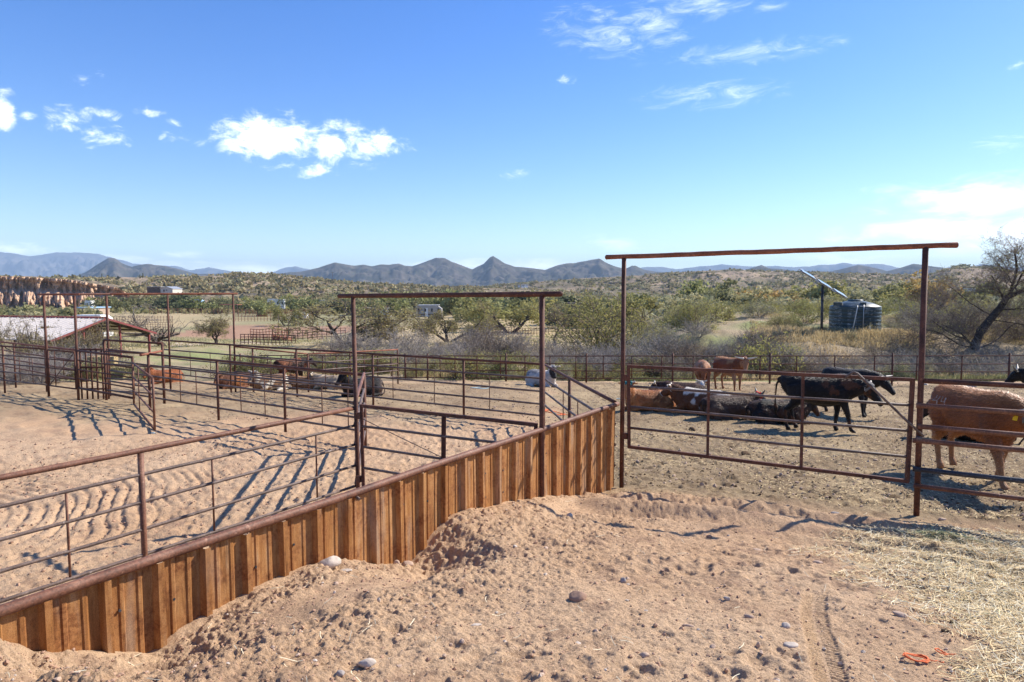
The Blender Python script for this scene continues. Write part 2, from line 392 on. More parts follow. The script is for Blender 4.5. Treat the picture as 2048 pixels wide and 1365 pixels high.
# --- the rusty sheet wall ------------------------------------------------------------
wall = thing('sheet_wall', (WA[0], WA[1], .4), 'low retaining wall of rust orange corrugated steel under a brown pipe cap', 'wall')
RAILZ = 1.137; rR = .031
def W(s, z, o=0.0): return Vector((WA[0] + WD[0] * s + WN[0] * o, WA[1] + WD[1] * s + WN[1] * o, z))
pts = []; rads = []
for i in range(48):
    s_ = -3.2 + (WL + 3.2) * i / 47; pts.append(W(s_, RAILZ + .004 * math.sin(s_ * 2.1), .003 * math.sin(s_ * 3.3)))
MB().tube(pts + [W(WL + .03, RAILZ)], rR, 16).build('cap_rail', M['pipe_brown'], wall)
b = MB()
for s_ in (WL - .07,): b.tube([W(s_ - .05, RAILZ), W(s_ + .05, RAILZ)], rR + .003, 16)
b.build('rail_coupling', M['pipe_brown'], wall)
m = NT('rust_sheet').set(.78, 0, .25); p = m.pos()
ps = m.pos((6, 6, .55))
streak = m.noise(ps, 3.2, 7, .6)
c1 = m.ramp(streak, [(.25, (.21, .078, .02)), (.45, (.39, .175, .052)), (.6, (.50, .255, .095)), (.8, (.45, .29, .16))])
blot = m.noise(p, 5.5, 6, .65)
c2 = m.mix(m.ramp(blot, [(.42, (0, 0, 0)), (.62, (1, 1, 1))]), c1, m.ramp(m.noise(p, 38, 3, .6), [(.35, (.20, .07, .022)), (.65, (.44, .20, .07))]))
grey = m.ramp(m.noise(m.pos((3, 3, .3)), 2.0, 4, .5), [(.56, (0, 0, 0)), (.68, (1, 1, 1))])
c3 = m.mix(m.math('MULTIPLY', grey, .55), c2, (.44, .33, .23))
speck = m.ramp(m.noise(p, 210, 2, .5), [(.38, (.62, .6, .58)), (.55, (1, 1, 1))])
oi_ = m.n('ShaderNodeObjectInfo'); shv = m.ramp(oi_.outputs['Random'], [(0, (.78, .74, .70)), (.5, (1, 1, 1)), (1, (1.12, 1.10, 1.02))])
run = m.ramp(m.noise(m.pos((9, 9, .8)), 3.0, 5, .65), [(.55, (1, 1, 1)), (.66, (.50, .42, .36))])
m.col(m.mix(.8, m.mix(1, m.mix(.8, c3, run, 'MULTIPLY'), shv, 'MULTIPLY'), speck, 'MULTIPLY')); m.bump(m.noise(p, 150, 3), .25, .004)
M['sheet'] = m.mat
prof = []                                                        # one foot of profile, rib first
for x_, o_ in ((0, 0), (.012, .0), (.028, .043), (.066, .043), (.082, 0), (.118, 0), (.126, .007), (.146, .007), (.154, 0), (.222, 0), (.230, .007), (.250, .007), (.258, 0)): prof.append((x_, o_))
RIB = .3042; s0 = .206 - .046 - RIB * 9
def sheet(k0, nrib, dz, doff):
    b = MB(); cols = []
    for k in range(nrib):
        for x_, o_ in prof: cols.append((s0 + (k0 + k) * RIB + x_, o_))
    cols.append((s0 + (k0 + nrib) * RIB, 0)); cols.append((s0 + (k0 + nrib) * RIB + .010, 0)); cols.append((s0 + (k0 + nrib) * RIB + .022, .026))
    cols = [c for c in cols if c[0] < WL - .035]
    zs = [-.35, .15, .5, .8, 1.112 + dz]; n = len(cols); vs = []; fs = []
    for zi, z in enumerate(zs):
        for s_, o_ in cols:
            wob = .004 * math.sin(s_ * 5 + z * 2)
            vs.append(W(s_, z + (rnd.uniform(-.003, .003) if zi == 4 else 0), -.018 + o_ + doff + wob * (.4 + z)))
    for i in range(len(zs) - 1):
        for j in range(n - 1): fs.append((i * n + j, i * n + j + 1, (i + 1) * n + j + 1, (i + 1) * n + j))
    b.add(vs, fs, 0, False); return b
for k in range(0, 33, 3):
    o = sheet(k, 3, rnd.uniform(-.008, .006), .0018 * ((k // 3) % 2)).build('sheet', M['sheet'], wall)
b = MB()
for k in range(33):
    for zz in (.86, .62):
        if rnd.random() < .6:
            q = W(s0 + k * RIB + .10 + .02 * (k % 3), zz + rnd.uniform(-.04, .04), -.017); b.tube([q, q + Vector((WN[0], WN[1], 0)) * .009], .009, 6)
b.build('screw', M['pipe_dark'], wall)['kind'] = 'stuff'
for s_ in (-2.4, -.2, 2.0, 4.2, 6.3): post(*W(s_, 0, -.075).xy, 1.1, .028, M['pipe'], wall, depth=.7, cap=False)
# end stub welded into the arch post
MB().tube([W(2.42, RAILZ - .03, .0), W(2.42, RAILZ - .05, .05)], .013, 8).build('pipe_stub', M['pipe_grey'], wall)

# --- arch of the alley gate -----------------------------------------------------------
MR = PV(1084.5, 800, WA, WB); MR = (MR.x, MR.y); ML = (MR[0] - .838 * 3.05, MR[1] + .546 * 3.05)
arch2 = thing('gate_arch', (ML[0], ML[1], gz(*ML)), 'middle sized rusty pipe arch with rounded bar end, over the open sandy alley gate', 'gate arch', 'overhead pipe arches')
tL = PV(706, 594, ML, MR); tR = PV(1084, 592, ML, MR); bl = PV(716, 965, ML, MR)
MB().tube([(bl.x, bl.y, -.6), (bl.x, bl.y, bl.z), (tL.x, tL.y, tL.z)], .030, 14).build('post', M['pipe'], arch2)
MB().tube([(MR[0], MR[1], -.4), (tR.x, tR.y, tR.z)], .031, 14).build('post', M['pipe'], arch2)
e0 = PV(678, 592.5, ML, MR); e1 = PV(1120, 588.5, ML, MR); d = (e1 - e0).normalized()
b = MB(); b.tube([e0 - d * .008, e0] + [e0.lerp(e1, i / 12) for i in range(1, 12)] + [e1, e1 + d * .022, e1 + d * .034], [.026, .031] + [.031 + rnd.uniform(-.001, .001) for i in range(11)] + [.032, .026, .010], 14).build('crossbar', M['pipe'], arch2)
gm = gate_from(ML, MR, 'pipe gate with a slanting brace wire standing between sheet wall and arena fence', [(723, 812), (1072, 850), (1052, 1030), (727, 978)],
    [((725, 853), (1062, 893)), ((725, 894), (1058, 943)), ((726, 936), (1055, 990))], [((885.5, 832), (884, 1004)), ((890, 833), (888.5, 1004))])
pipe('brace_wire', PV(725, 838, ML, MR), PV(884, 915, ML, MR), .006, M['pipe_grey'], gm, 6)
for uv in ((718, 831), (719, 957)):
    q = PV(*uv, ML, MR) + Vector((.0, -.03, 0)); MB().box(q, .08, .06, .085, -.57).build('hinge', M['pipe'], gm)

# --- near arena fence, parallel to the wall across the alley ----------------------------
NA = (ML[0] - WD[0] * 6.6, ML[1] - WD[1] * 6.6); nf = thing('pipe_fence', (ML[0], ML[1], gz(*ML)), 'five rail pipe fence running in front of the raked arena, nearest the sheet wall', 'fence', 'pipe fences of the pens')
for k, ((u0, v0), (u1, v1)) in enumerate((((0, 955), (712, 816)), ((0, 1013), (712, 851)), ((0, 1079), (712, 889)), ((0, 1143), (712, 931)), ((67, 1181), (712, 972)))):
    p_ = PV(u0, v0, NA, ML); q_ = PV(u1, v1, NA, ML); p2 = q_ + (p_ - q_) * 1.5
    pipe('rail', p2, q_, .029 if k == 0 else .018, M['pipe_brown'] if k == 0 else M['pipe_grey'], nf, 12)
q = PV(281, 906, NA, ML); MB().tube([(q.x, q.y, -.7), (q.x, q.y, q.z)], .030, 12).build('post', M['pipe_brown'], nf)
q2 = Vector(((q.x * 2 - ML[0]), (q.y * 2 - ML[1]), 0)); MB().tube([(q2.x, q2.y, -.7), (q2.x, q2.y, 1.07)], .030, 12).build('post', M['pipe_brown'], nf)
for (u, va, vb) in ((132, 983, 1162), (424, 918, 1066), (632, 870, 998)):
    t_, b_ = PV(u, va, NA, ML), PV(u + 3, vb, NA, ML); pipe('stay', Vector((t_.x, t_.y, b_.z)), t_, .012, M['pipe_brown'], nf, 8)

# --- fence A, across the far side of the alley, and the panel joining it -----------------
ZA = [1.08, .78, .50, .20, -.06]
CA = PY(728, 751, 13.4); CA2 = (CA.x, CA.y)
LA = PZ(217, 700, 1.08); LA2 = (LA.x, LA.y)
def frac(A, B, u):
    q = PV(u, 700, A, B); return ((q.x - A[0]) * (B[0] - A[0]) + (q.y - A[1]) * (B[1] - A[1])) / ((B[0] - A[0]) ** 2 + (B[1] - A[1]) ** 2)
run_fence(CA2, LA2, 'long five rail pipe fence along the shadow striped lane, ending at the middle arch', ZA, [frac(CA2, LA2, u) for u in (728, 567, 433)], [frac(CA2, LA2, u) for u in (694, 642, 527, 479, 390, 358)])
run_fence(CA2, ML, 'short pipe panel slanting from the middle arch back to the lane fence', [z + .02 for z in ZA], [.02], [.5], zrB=[z + .08 for z in ZA], mtop=M['pipe_brown'])
# --- fence B behind it, and the side panel to the wall end -------------------------------
CB = PY(1088, 729, 15.6); CB2 = (CB.x, CB.y); EB = PZ(325, 681, .93); EB2 = (EB.x, EB.y)
ZB = [CB.z, CB.z - .33, CB.z - .63, CB.z - .93, CB.z - 1.2]; ZBe = [.93, .6, .3, .02, -.25]
run_fence(CB2, EB2, 'five rail pipe fence behind the lane, running from middle arch to the small arches', ZB, [frac(CB2, EB2, u) for u in (927, 745, 592.5, 460, 339)], [frac(CB2, EB2, u) for u in (979, 868, 785, 696, 650, 540, 505, 420, 380)], zrB=ZBe)
SB = W(WL - .03, 0, -.02); SB2 = (SB.x, SB.y)
run_fence(SB2, CB2, 'four rail pipe panel sloping away from the tall arch to the rear corner post', [1.17, .86, .56, .26], [.52, 1.0], [.4, .62], zrB=[z for z in ZB[:4]], rtop=.028)

# --- back fence of the cattle corral -----------------------------------------------------
HA = PZ(1012, 760, -1.05); HB = PZ(1786, 774, -1.05); HA2, HB2 = (HA.x, HA.y), (HB.x, HB.y)
ex = lambda k: (HA2[0] + (HB2[0] - HA2[0]) * k, HA2[1] + (HB2[1] - HA2[1]) * k)
FA, FB = ex(-.72), ex(1.6)
hp = [frac(FA, FB, u) for u in (480, 590, 700, 810, 855, 1012, 1173, 1346, 1541, 1786, 2020)]; hs = [frac(FA, FB, u) for u in (505, 535, 562, 618, 645, 672, 728, 755, 782, 832, 880, 910, 954, 1001, 1050, 1100, 1152, 1207, 1264, 1324, 1387, 1452, 1521, 1594, 1670, 1750, 1835, 1925, 2100)]
zt0, zt1 = PV(700, 711.5, FA, FB), PV(1786, 711, FA, FB)
k0 = frac(FA, FB, 700); k1 = frac(FA, FB, 1786); zf = lambda t: zt0.z + (zt1.z - zt0.z) * (t - k0) / (k1 - k0)
zs = [0, -.32, -.62, -.93]
run_fence(FA, FB, 'long dark rusty four rail fence closing the back of the cattle corral', [zf(0) + z for z in zs], hp, hs, zrB=[zf(1) + z for z in zs], rp=.04, rr=.02, rtop=.022, mr=M['pipe'], stay_span=(0, 3), rs=.026, ptop=.07)
# --- V of paler rails in the left pen -----------------------------------------------------
H0 = PZ(796, 764, -.85); H1 = PZ(617, 781, -.6); H2 = PZ(470, 775, -.45)
for (a_, b_, va, vb, lab, ps, ss) in ((H0, H1, 699.5, 708.5, 'orange topped pipe fence rising to the right behind the lying cream cow', (0, 1), (.25, .5, .75)), (H1, H2, 708.5, 693.5, 'orange topped pipe fence rising to the left behind the white blotched cow', (.75,), (.25, .5))):
    za = PY(a_.x / a_.y * F + 1024, va, a_.y).z; zb = PY(b_.x / b_.y * F + 1024, vb, b_.y).z
    run_fence((a_.x, a_.y), (b_.x, b_.y), lab, [za, za - .3, za - .56, za - .82, za - 1.05], ps, ss, zrB=[zb, zb - .3, zb - .56, zb - .82, zb - 1.05], mtop=M['pipe_orange'], rr=.02, rtop=.026)

# --- the three small arches on the left -----------------------------------------------------
AP = [PZ(98, 788, -.42), PZ(157, 795, -.40), PZ(220, 786, -.42), PZ(341, 766, -.48), PZ(471, 772, -.45)]
tops = [(87, 592), (149, 592), (213, 592), (335, 590), (466, 590)]
def small_arch(i, j, ul, ur, vl, vr, label, own):
    A, B = AP[i], AP[j]; root = thing('gate_arch', (A.x, A.y, gz(A.x, A.y)), label, 'gate arch', 'overhead pipe arches')
    for k in own:
        t = PY(*tops[k], AP[k].y); MB().tube([(AP[k].x, AP[k].y, -.75), tuple(t)], .036 if k < 3 else .031, 12).build('post', M['pipe'], root)
    e0, e1 = PV(ul, vl, A, B), PV(ur, vr, A, B); d = (e1 - e0).normalized()
    MB().tube([e0 - d * .02, e0] + [e0.lerp(e1, q / 6) for q in range(1, 6)] + [e1, e1 + d * .03], [.022, .031] + [.031] * 5 + [.031, .016], 12).build('crossbar', M['pipe_orange'] if i != 1 else M['pipe'], root)
small_arch(0, 1, 77.5, 158, 589.3, 589, 'leftmost rusty pipe arch, two posts over the narrow left gate', (0, 1))
small_arch(1, 2, 160, 222, 589, 588.6, 'rusty pipe arch over the chute, its bar butted to the leftmost arch', (2,))
small_arch(2, 4, 222, 474, 588.6, 588, 'widest of the low rusty pipe arches left of the middle arch, on two slim posts', (3, 4))
# --- gates and fences around them
DL = PZ(9, 777, -.42); dl = (AP[0].x + (DL.x - AP[0].x) * 2.2, AP[0].y + (DL.y - AP[0].y) * 2.2)
zz = [.95, .66, .38, .12, -.15]
run_fence((AP[0].x, AP[0].y), dl, 'five rail pipe fence at the left edge, left of the leftmost arch', zz, (.45, 1), (.15, .28, .6, .8), rtop=.03)
run_fence((AP[1].x, AP[1].y + .3), (-21.5, 27.5), 'pipe fence with bright top rail receding behind the left fence toward the barn', [.95, .62, .34, .06], (.3, .6, 1), (.15, .45, .8), mtop=M['pipe_orange'], zrB=[.75, .45, .15, -.15], mr=M['pipe_brown'])
def field_gate(A, B, label, zt, zb, nr, ups=(), diag=False, endr=.024, mat=None, dropB=0.0):
    A = Vector((A[0], A[1], 0)); B = Vector((B[0], B[1], 0)); root = thing('pipe_gate', (A.x, A.y, gz(A.x, A.y)), label, 'gate', 'pipe gates of the pens'); mat = mat or M['pipe']
    P = lambda t, z: Vector((A.x + (B.x - A.x) * t, A.y + (B.y - A.y) * t, z - dropB * t))
    b = MB(); e = (B - A).normalized() * 0
    b.tube([P(0, zb), P(0, zt)], endr, 10).tube([P(1, zb), P(1, zt)], endr, 10).tube([P(0, zt), P(1, zt)], endr, 10).tube([P(0, zb), P(1, zb)], endr, 10).build('frame', mat, root)
    for i in range(1, nr - 1):
        z = zt + (zb - zt) * i / (nr - 1); pipe('rail', P(0, z), P(1, z), .02, mat, root)
    for t in ups: pipe('upright', P(t, zb), P(t, zt), .015, mat, root, 8)
    if diag: pipe('brace', P(0, zb), P(1, zt), .015, M['pipe_grey'], root, 8)
    return root
lerp2 = lambda a, b, t: (a.x + (b.x - a.x) * t, a.y + (b.y - a.y) * t)
field_gate(lerp2(AP[0], AP[1], .04), lerp2(AP[0], AP[1], .94), 'narrow braced pipe gate between the two posts of the leftmost arch', .93, -.16, 5, (.25,), True)
E2 = PZ(269, 814, -.38); E3 = PZ(310, 868, -.37)
field_gate(lerp2(AP[1], E2, .02), (E2.x, E2.y), 'five rail pipe gate right of the leftmost arch, joined to the swung open gate', .98, -.12, 5, (), False, .032, dropB=.03)
field_gate((E2.x + .02, E2.y - .05), (E3.x, E3.y), 'swung open pipe gate whose free post stands in the raked arena', .82, -.30, 4, (.32,), False, .026, M['pipe_brown'], dropB=-.02)
root = thing('chute_panel', (AP[1].x, AP[1].y + .9, -.42), 'upright barred cattle chute panel behind the left arches', 'panel')
p0, p1 = PY(160, 700, 20.2), PY(214, 700, 20.2)
for z in (.98, .45, -.2): pipe('rail', Vector((p0.x, p0.y, z)), Vector((p1.x, p1.y, z)), .028, M['pipe'], root)
for k in range(6):
    q = p0.lerp(p1, k / 5); pipe('bar', Vector((q.x, q.y, -.5)), Vector((q.x, q.y, 1.02)), .026, M['pipe'], root, 8)
TP = PZ(329, 805, -.38)
run_fence((TP.x, TP.y), (PZ(216, 680, 1.3).x, 19.6), 'tall stub fence with a heavy square post beside the chute', [1.27, .95, .6, .2, -.15], (0, 1), (), rp=.036, rtop=.031, zrB=[1.31, .98, .62, .2, -.15], rr=.022)
run_fence((TP.x, TP.y - .06), (PY(281, 700, 17.2).x, 17.2), 'short single rail stub with one leg beside the heavy square post', [1.06], (.66,), (), rtop=.032, rp=.034, mtop=M['pipe_orange'], zrB=[1.10])
# ------------------------------------------------------------------ ground: one sheet out to the horizon
rows = [.15, .5, .9]
while rows[-1] < 9000:
    r = rows[-1]; st = max(.0065, .55 * r * r / (1.9 * 682)); 
    if r < 2.2: st = .03
    rows.append(r + min(st, r * .05))
rows = np.array(rows)
azs = np.concatenate((np.radians(np.linspace(-180, -53, 60)), np.radians(np.linspace(-52.5, 50, 1020)), np.radians(np.linspace(51, 176, 56))))
RR, AA = np.meshgrid(rows, azs, indexing='ij')
gx, gy = RR * np.sin(AA), RR * np.cos(AA)
gzv = ground_z(gx.ravel(), gy.ravel())
nr_, na_ = RR.shape
V = np.stack((gx.ravel(), gy.ravel(), gzv), 1)
i = np.arange(nr_ - 1)[:, None] * na_; j = np.arange(na_)[None, :]; j2 = (j + 1) % na_
Fq = np.stack((i + j, i + na_ + j, i + na_ + j2, i + j2), -1).reshape(-1, 4)[:, ::-1]
# colours that belong to the soil itself
x, y = V[:, 0], V[:, 1]; r_ = np.hypot(x, y)
dw = (x - WB[0]) * WN[0] + (y - WB[1]) * WN[1]; dg = (x - GP.x) * GN[0] + (y - GP.y) * GN[1]; sw = (x - WA[0]) * WD[0] + (y - WA[1]) * WD[1]
def c3(*c): return np.array(c)[None, :]
def mixc(a, b, k): return a + (b - a) * np.clip(k, 0, 1)[:, None]
sand = c3(.515, .335, .198); sand2 = c3(.585, .405, .252)
pen = c3(.27, .195, .115); pen2 = c3(.40, .30, .175); dung = c3(.12, .078, .045)
n1 = fbm(x, y, .8, 4, 101); n2 = fbm(x, y, 4.0, 4, 103, .6)
col = mixc(sand, sand2, .5 + n1)
col = mixc(np.broadcast_to(col, (len(x), 3)), c3(.34, .215, .14), sstep(.05, .6, n2) * .6)
ins_cattle = sstep(-.9, .25, -dg + .35 * n1) * sstep(.02, .10, x / np.maximum(y, 1) + .04 * n1) * sstep(5, 7, y)
pen_l = sstep(14.5, 18.5, y + 2 * n1) * (1 - sstep(.02, .1, x / np.maximum(y, 1)))
pk = np.clip(np.maximum(ins_cattle, pen_l * .85), 0, 1) * (1 - sstep(26.8, 28.8, y))
dk = fbm(x, y, 5.5, 4, 107, .65); pc = mixc(mixc(np.repeat(pen, len(x), 0), pen2, .5 + 1.1 * n1 + .6 * dk), dung, sstep(.12, .5, dk) * .75)
col = mixc(col, pc, pk)
straw_k = sstep(.0, .9, fbm(x, y, 1.2, 3, 109) + (x - 2.35 - .25 * (y - 3.4)) * .9) * sstep(1.5, 2.5, x) * (1 - sstep(6.6, 7.6, y))
col = mixc(col, c3(.50, .40, .24), straw_k * .55 * (dg > -.2))
out = sstep(27.8, 29.5, y + n1)
gr = fbm(x, y, .22, 4, 111); gc = mixc(mixc(np.repeat(c3(.34, .27, .17), len(x), 0), c3(.25, .27, .11), sstep(-.25, .35, gr)), c3(.40, .30, .19), sstep(.0, .45, fbm(x, y, .5, 3, 113)) * .7)
col = mixc(col, gc, out)
vk = sstep(55, 85, r_) * (y > 0); v1 = fbm(x, y * .5, .02, 4, 115)
vc = mixc(np.repeat(c3(.44, .34, .19), len(x), 0), c3(.27, .25, .13), sstep(-.2, .3, v1)); vc = mixc(vc, c3(.46, .31, .2), sstep(.15, .5, fbm(x, y * .4, .035, 3, 117)))
rb = sstep(.12, .3, x / np.maximum(y, 1)); vc = mixc(vc, mixc(np.repeat(c3(.38, .31, .18), len(x), 0), c3(.30, .31, .14), sstep(-.2, .3, v1)), rb * .8)
col = mixc(col, vc, vk)
arena_far = ((x > -62) & (x < -30) & (y > 108) & (y < 150)); col = mixc(col, c3(.36, .22, .14), arena_far * 1.0)
col = mixc(col, c3(.52, .41, .30), ((x > -46) & (x < -24) & (y > 84) & (y < 93) & (fbm(x, y, .1, 2, 3) > -.3)) * .8)
col = mixc(col, c3(.42, .33, .18), ((x > -14) & (x < 9) & (y > 74) & (y < 100)) * .6)
col = mixc(col, c3(.18, .17, .11), sstep(350, 700, r_) * .8)
gm_ = NT('earth').set(.95, 0, .12); p = gm_.pos()
at = gm_.n('ShaderNodeVertexColor'); at.layer_name = 'hue'
f1 = gm_.ramp(gm_.noise(p, 28, 6, .7), [(.3, (.72, .70, .68)), (.5, (1, 1, 1)), (.7, (1.16, 1.15, 1.13))])
f2 = gm_.ramp(gm_.noise(p, 150, 3, .6), [(.3, (.74, .72, .70)), (.5, (1, 1, 1)), (.72, (1.2, 1.2, 1.2))])
gm_.col(gm_.mix(1, gm_.mix(1, at.outputs['Color'], f1, 'MULTIPLY'), f2, 'MULTIPLY'))
hh = gm_.math('ADD', gm_.noise(p, 55, 6, .7), gm_.math('MULTIPLY', gm_.noise(p, 190, 4, .7), .5))
gm_.bump(hh, .9, .024)
M['earth'] = gm_.mat
ground = mesh_np('ground', V, Fq, M['earth']); vcol(ground, col); tag(ground, kind='structure', label='pinkish brown trampled dirt running out into dry desert valley floor', cat='ground')

# ------------------------------------------------------------------ hills and mountains, each at its own distance and with real depth
def ridge(name, crest, base, D, depth, mat, colf, label, nu=700, nd=60, rough=.25, seed=1, fall=.9, u0=None, u1=None, spur=.25, lin=.75):
    """crest / base: pixel heights against u; D: distance of the foot, depth: foot to crest"""
    us = np.linspace(u0 if u0 is not None else crest[0][0], u1 if u1 is not None else crest[-1][0], nu)
    cv = np.interp(us, [a for a, b in crest], [b for a, b in crest]); bv = np.interp(us, [a for a, b in base], [b for a, b in base])
    cv = cv + fbm(us, us * 0, .05, 4, seed + 50) * rough * 5
    ang = np.arctan((us - 1024) / F)
    ts = np.concatenate((np.linspace(0, 1, nd), 1 + np.linspace(.03, 1, nd // 3) * .9))
    T, U = np.meshgrid(ts, np.arange(nu), indexing='ij'); A_ = ang[U]
    rad = (D + depth * T) / np.cos(A_) ** .6
    X, Y = rad * np.sin(A_), rad * np.cos(A_)
    zc = HC + (HZ - cv[U]) / F * (D + depth); zb = HC + (HZ - bv[U]) / F * D
    s_ = np.clip(T, 0, 1); shp = lin * s_ + (1 - lin) * s_ * s_ * (3 - 2 * s_)
    H = np.abs(zc - zb); sc = 1.0 / max(depth, 1)
    gul = fbm(X, Y, 6 * sc, 5, seed, .55); gul2 = fbm(X, Y, 22 * sc, 4, seed + 9, .6)
    w = np.sin(np.pi * np.clip(s_, 0, 1)) ** .7
    Z = zb + (zc - zb) * shp + w * H * (spur * gul + .11 * gul2 * rough * 4)
    Zcap = HC + (HZ - (cv[U] + .6)) / F * Y                       # spurs stay under the skyline
    Z = np.where((T < .999) & (Z > Zcap) & (zc > zb), Zcap, Z)
    Z = np.where(T > 1, zc - (zc - zb) * fall * np.clip((T - 1) / .9, 0, 1) ** 1.2, Z)
    Vv = np.stack((X.ravel(), Y.ravel(), Z.ravel()), 1); n0, n1_ = T.shape
    ii = np.arange(n0 - 1)[:, None] * n1_; jj = np.arange(n1_ - 1)[None, :]
    Ff = np.stack((ii + jj, ii + jj + 1, ii + n1_ + jj + 1, ii + n1_ + jj), -1).reshape(-1, 4)
    o = mesh_np(name, Vv, Ff, mat); vcol(o, colf(X.ravel(), Y.ravel(), T.ravel(), sc)); tag(o, label, name.replace('_', ' ').rstrip('s'), kind='structure')
    return o, (us, cv, bv)
HZ = 580.0
def rockmat(name, s1, s2, con=.45, scrub=None):
    m = NT(name).set(1, 0, .05); p = m.pos(); at = m.n('ShaderNodeVertexColor'); at.layer_name = 'hue'
    a = m.ramp(m.noise(p, s1, 6, .72), [(.36, (1 - con,) * 3), (.52, (1, 1, 1)), (.66, (1 + con,) * 3)])
    c_ = m.mix(1, at.outputs['Color'], a, 'MULTIPLY')
    if scrub:
        v = m.n('ShaderNodeTexVoronoi'); v.inputs['Scale'].default_value = s2; m.l(p, v.inputs['Vector'])
        k = m.ramp(v.outputs['Distance'], [(.30, (1, 1, 1)), (.42, (0, 0, 0))]); thin = m.ramp(m.noise(p, s2 * .22, 4, .6), [(.38, (0, 0, 0)), (.55, (1, 1, 1))])
        c_ = m.mix(m.math('MULTIPLY', m.math('MULTIPLY', k, thin), .85), c_, scrub)
    m.col(c_); m.bump(m.noise(p, s2, 4, .7), .6, 2.0)
    return m.mat
def cmix(a, b, n): 
    k = np.clip(n, 0, 1)[:, None]; return np.array(a)[None] * (1 - k) + np.array(b)[None] * k
far_c = lambda X, Y, T, sc: cmix((.07, .075, .08), (.13, .12, .115), .5 + 1.2 * fbm(X, Y, 9 * sc, 4, 3))
mid_c = lambda X, Y, T, sc: cmix((.055, .052, .040), (.115, .095, .075), .5 + 1.1 * fbm(X, Y, 12 * sc, 4, 5))
near_c = lambda X, Y, T, sc: cmix((.20, .165, .105), (.36, .27, .185), .45 + 1.3 * fbm(X, Y, 9 * sc, 5, 7))
M['far_rock'] = rockmat('far_rock', .004, .012, .3); M['mid_rock'] = rockmat('mid_rock', .012, .05, .4, (.06, .065, .04)); M['near_rock'] = rockmat('hill_soil', .05, .28, .3, (.085, .09, .045))
ridge('mountains', [(-420, 520), (-120, 505), (0, 511), (25, 512), (65, 519), (95, 515), (120, 510), (160, 512), (200, 513), (240, 522), (270, 531), (310, 534), (355, 535), (385, 543), (420, 538), (480, 547), (535, 549), (550, 545), (575, 536), (595, 534), (625, 541), (660, 548), (720, 548),
       (900, 545), (1200, 548), (1290, 536), (1330, 536), (1350, 539), (1405, 534), (1440, 531), (1475, 534), (1500, 535), (1550, 534), (1590, 537), (1650, 532), (1690, 529), (1720, 533), (1760, 532), (1800, 540), (1850, 541), (1900, 538), (1960, 534), (2050, 540), (2150, 535), (2500, 530)], [(-420, 585), (2500, 585)], 7600, 1500, M['far_rock'], far_c, 'far blue mountain range along the horizon', nu=900, nd=46, rough=.35, seed=11, spur=.32)
ridge('mountains', [(-250, 560), (100, 566), (150, 556), (175, 548), (200, 533), (222, 521), (235, 521), (248, 530), (268, 537), (298, 531), (330, 534), (370, 543), (400, 550), (450, 549), (520, 551), (600, 545), (625, 541), (650, 533), (672, 527), (690, 530), (710, 533), (730, 531), (745, 534), (762, 530), (780, 530), (800, 528), (810, 532), (825, 534), (850, 525), (872, 517), (890, 517.5), (905, 525), (930, 534), (945, 539), (968, 528), (980, 516), (987, 513.5), (994, 518), (1010, 528), (1030, 534), (1060, 537), (1090, 541), (1110, 533), (1132, 528), (1150, 527), (1165, 524), (1185, 520), (1198, 518.5), (1208, 525), (1232, 535), (1250, 539), (1262, 533), (1270, 533), (1285, 540), (1310, 545), (1400, 547), (1450, 539), (1480, 543), (1495, 540), (1520, 532), (1535, 538), (1600, 545), (1660, 545), (1690, 538), (1712, 533), (1735, 536), (1770, 545), (1800, 538), (1822, 531), (1845, 534), (1885, 540), (1960, 546), (2050, 545), (2400, 540)], [(-250, 588), (2400, 590)], 2600, 700, M['mid_rock'], mid_c, 'dark scrub covered mountains with the twin pointed peaks', nu=1100, nd=60, rough=.22, seed=21, spur=.30)
hr, hrp = ridge('hills', [(560, 585), (900, 578), (1000, 572), (1100, 562), (1180, 556), (1250, 553), (1320, 549), (1400, 543), (1450, 541), (1500, 542), (1550, 544), (1600, 545), (1660, 549), (1750, 550), (1850, 552), (1890, 540), (1915, 537), (1980, 537), (2030, 546), (2100, 548), (2400, 545)], [(560, 600), (1100, 600), (1250, 600), (1450, 602), (1700, 603), (2400, 606)], 520, 420, M['near_rock'], near_c, 'scrubby desert hillside rising on the right behind the flat', nu=800, nd=70, rough=.2, seed=31, spur=.28)
hl, hlp = ridge('hills', [(-300, 553), (0, 555), (120, 556), (240, 557), (330, 556), (420, 553), (490, 549), (540, 550), (600, 556), (660, 562), (720, 568), (800, 572), (900, 575), (1010, 578), (1120, 583), (1180, 592)], [(-300, 616), (240, 616), (600, 616), (900, 616), (1180, 616)], 300, 230, M['near_rock'], near_c, 'brushy desert slope with pale gullies on the left beyond the valley', nu=800, nd=70, rough=.2, seed=41, spur=.30)

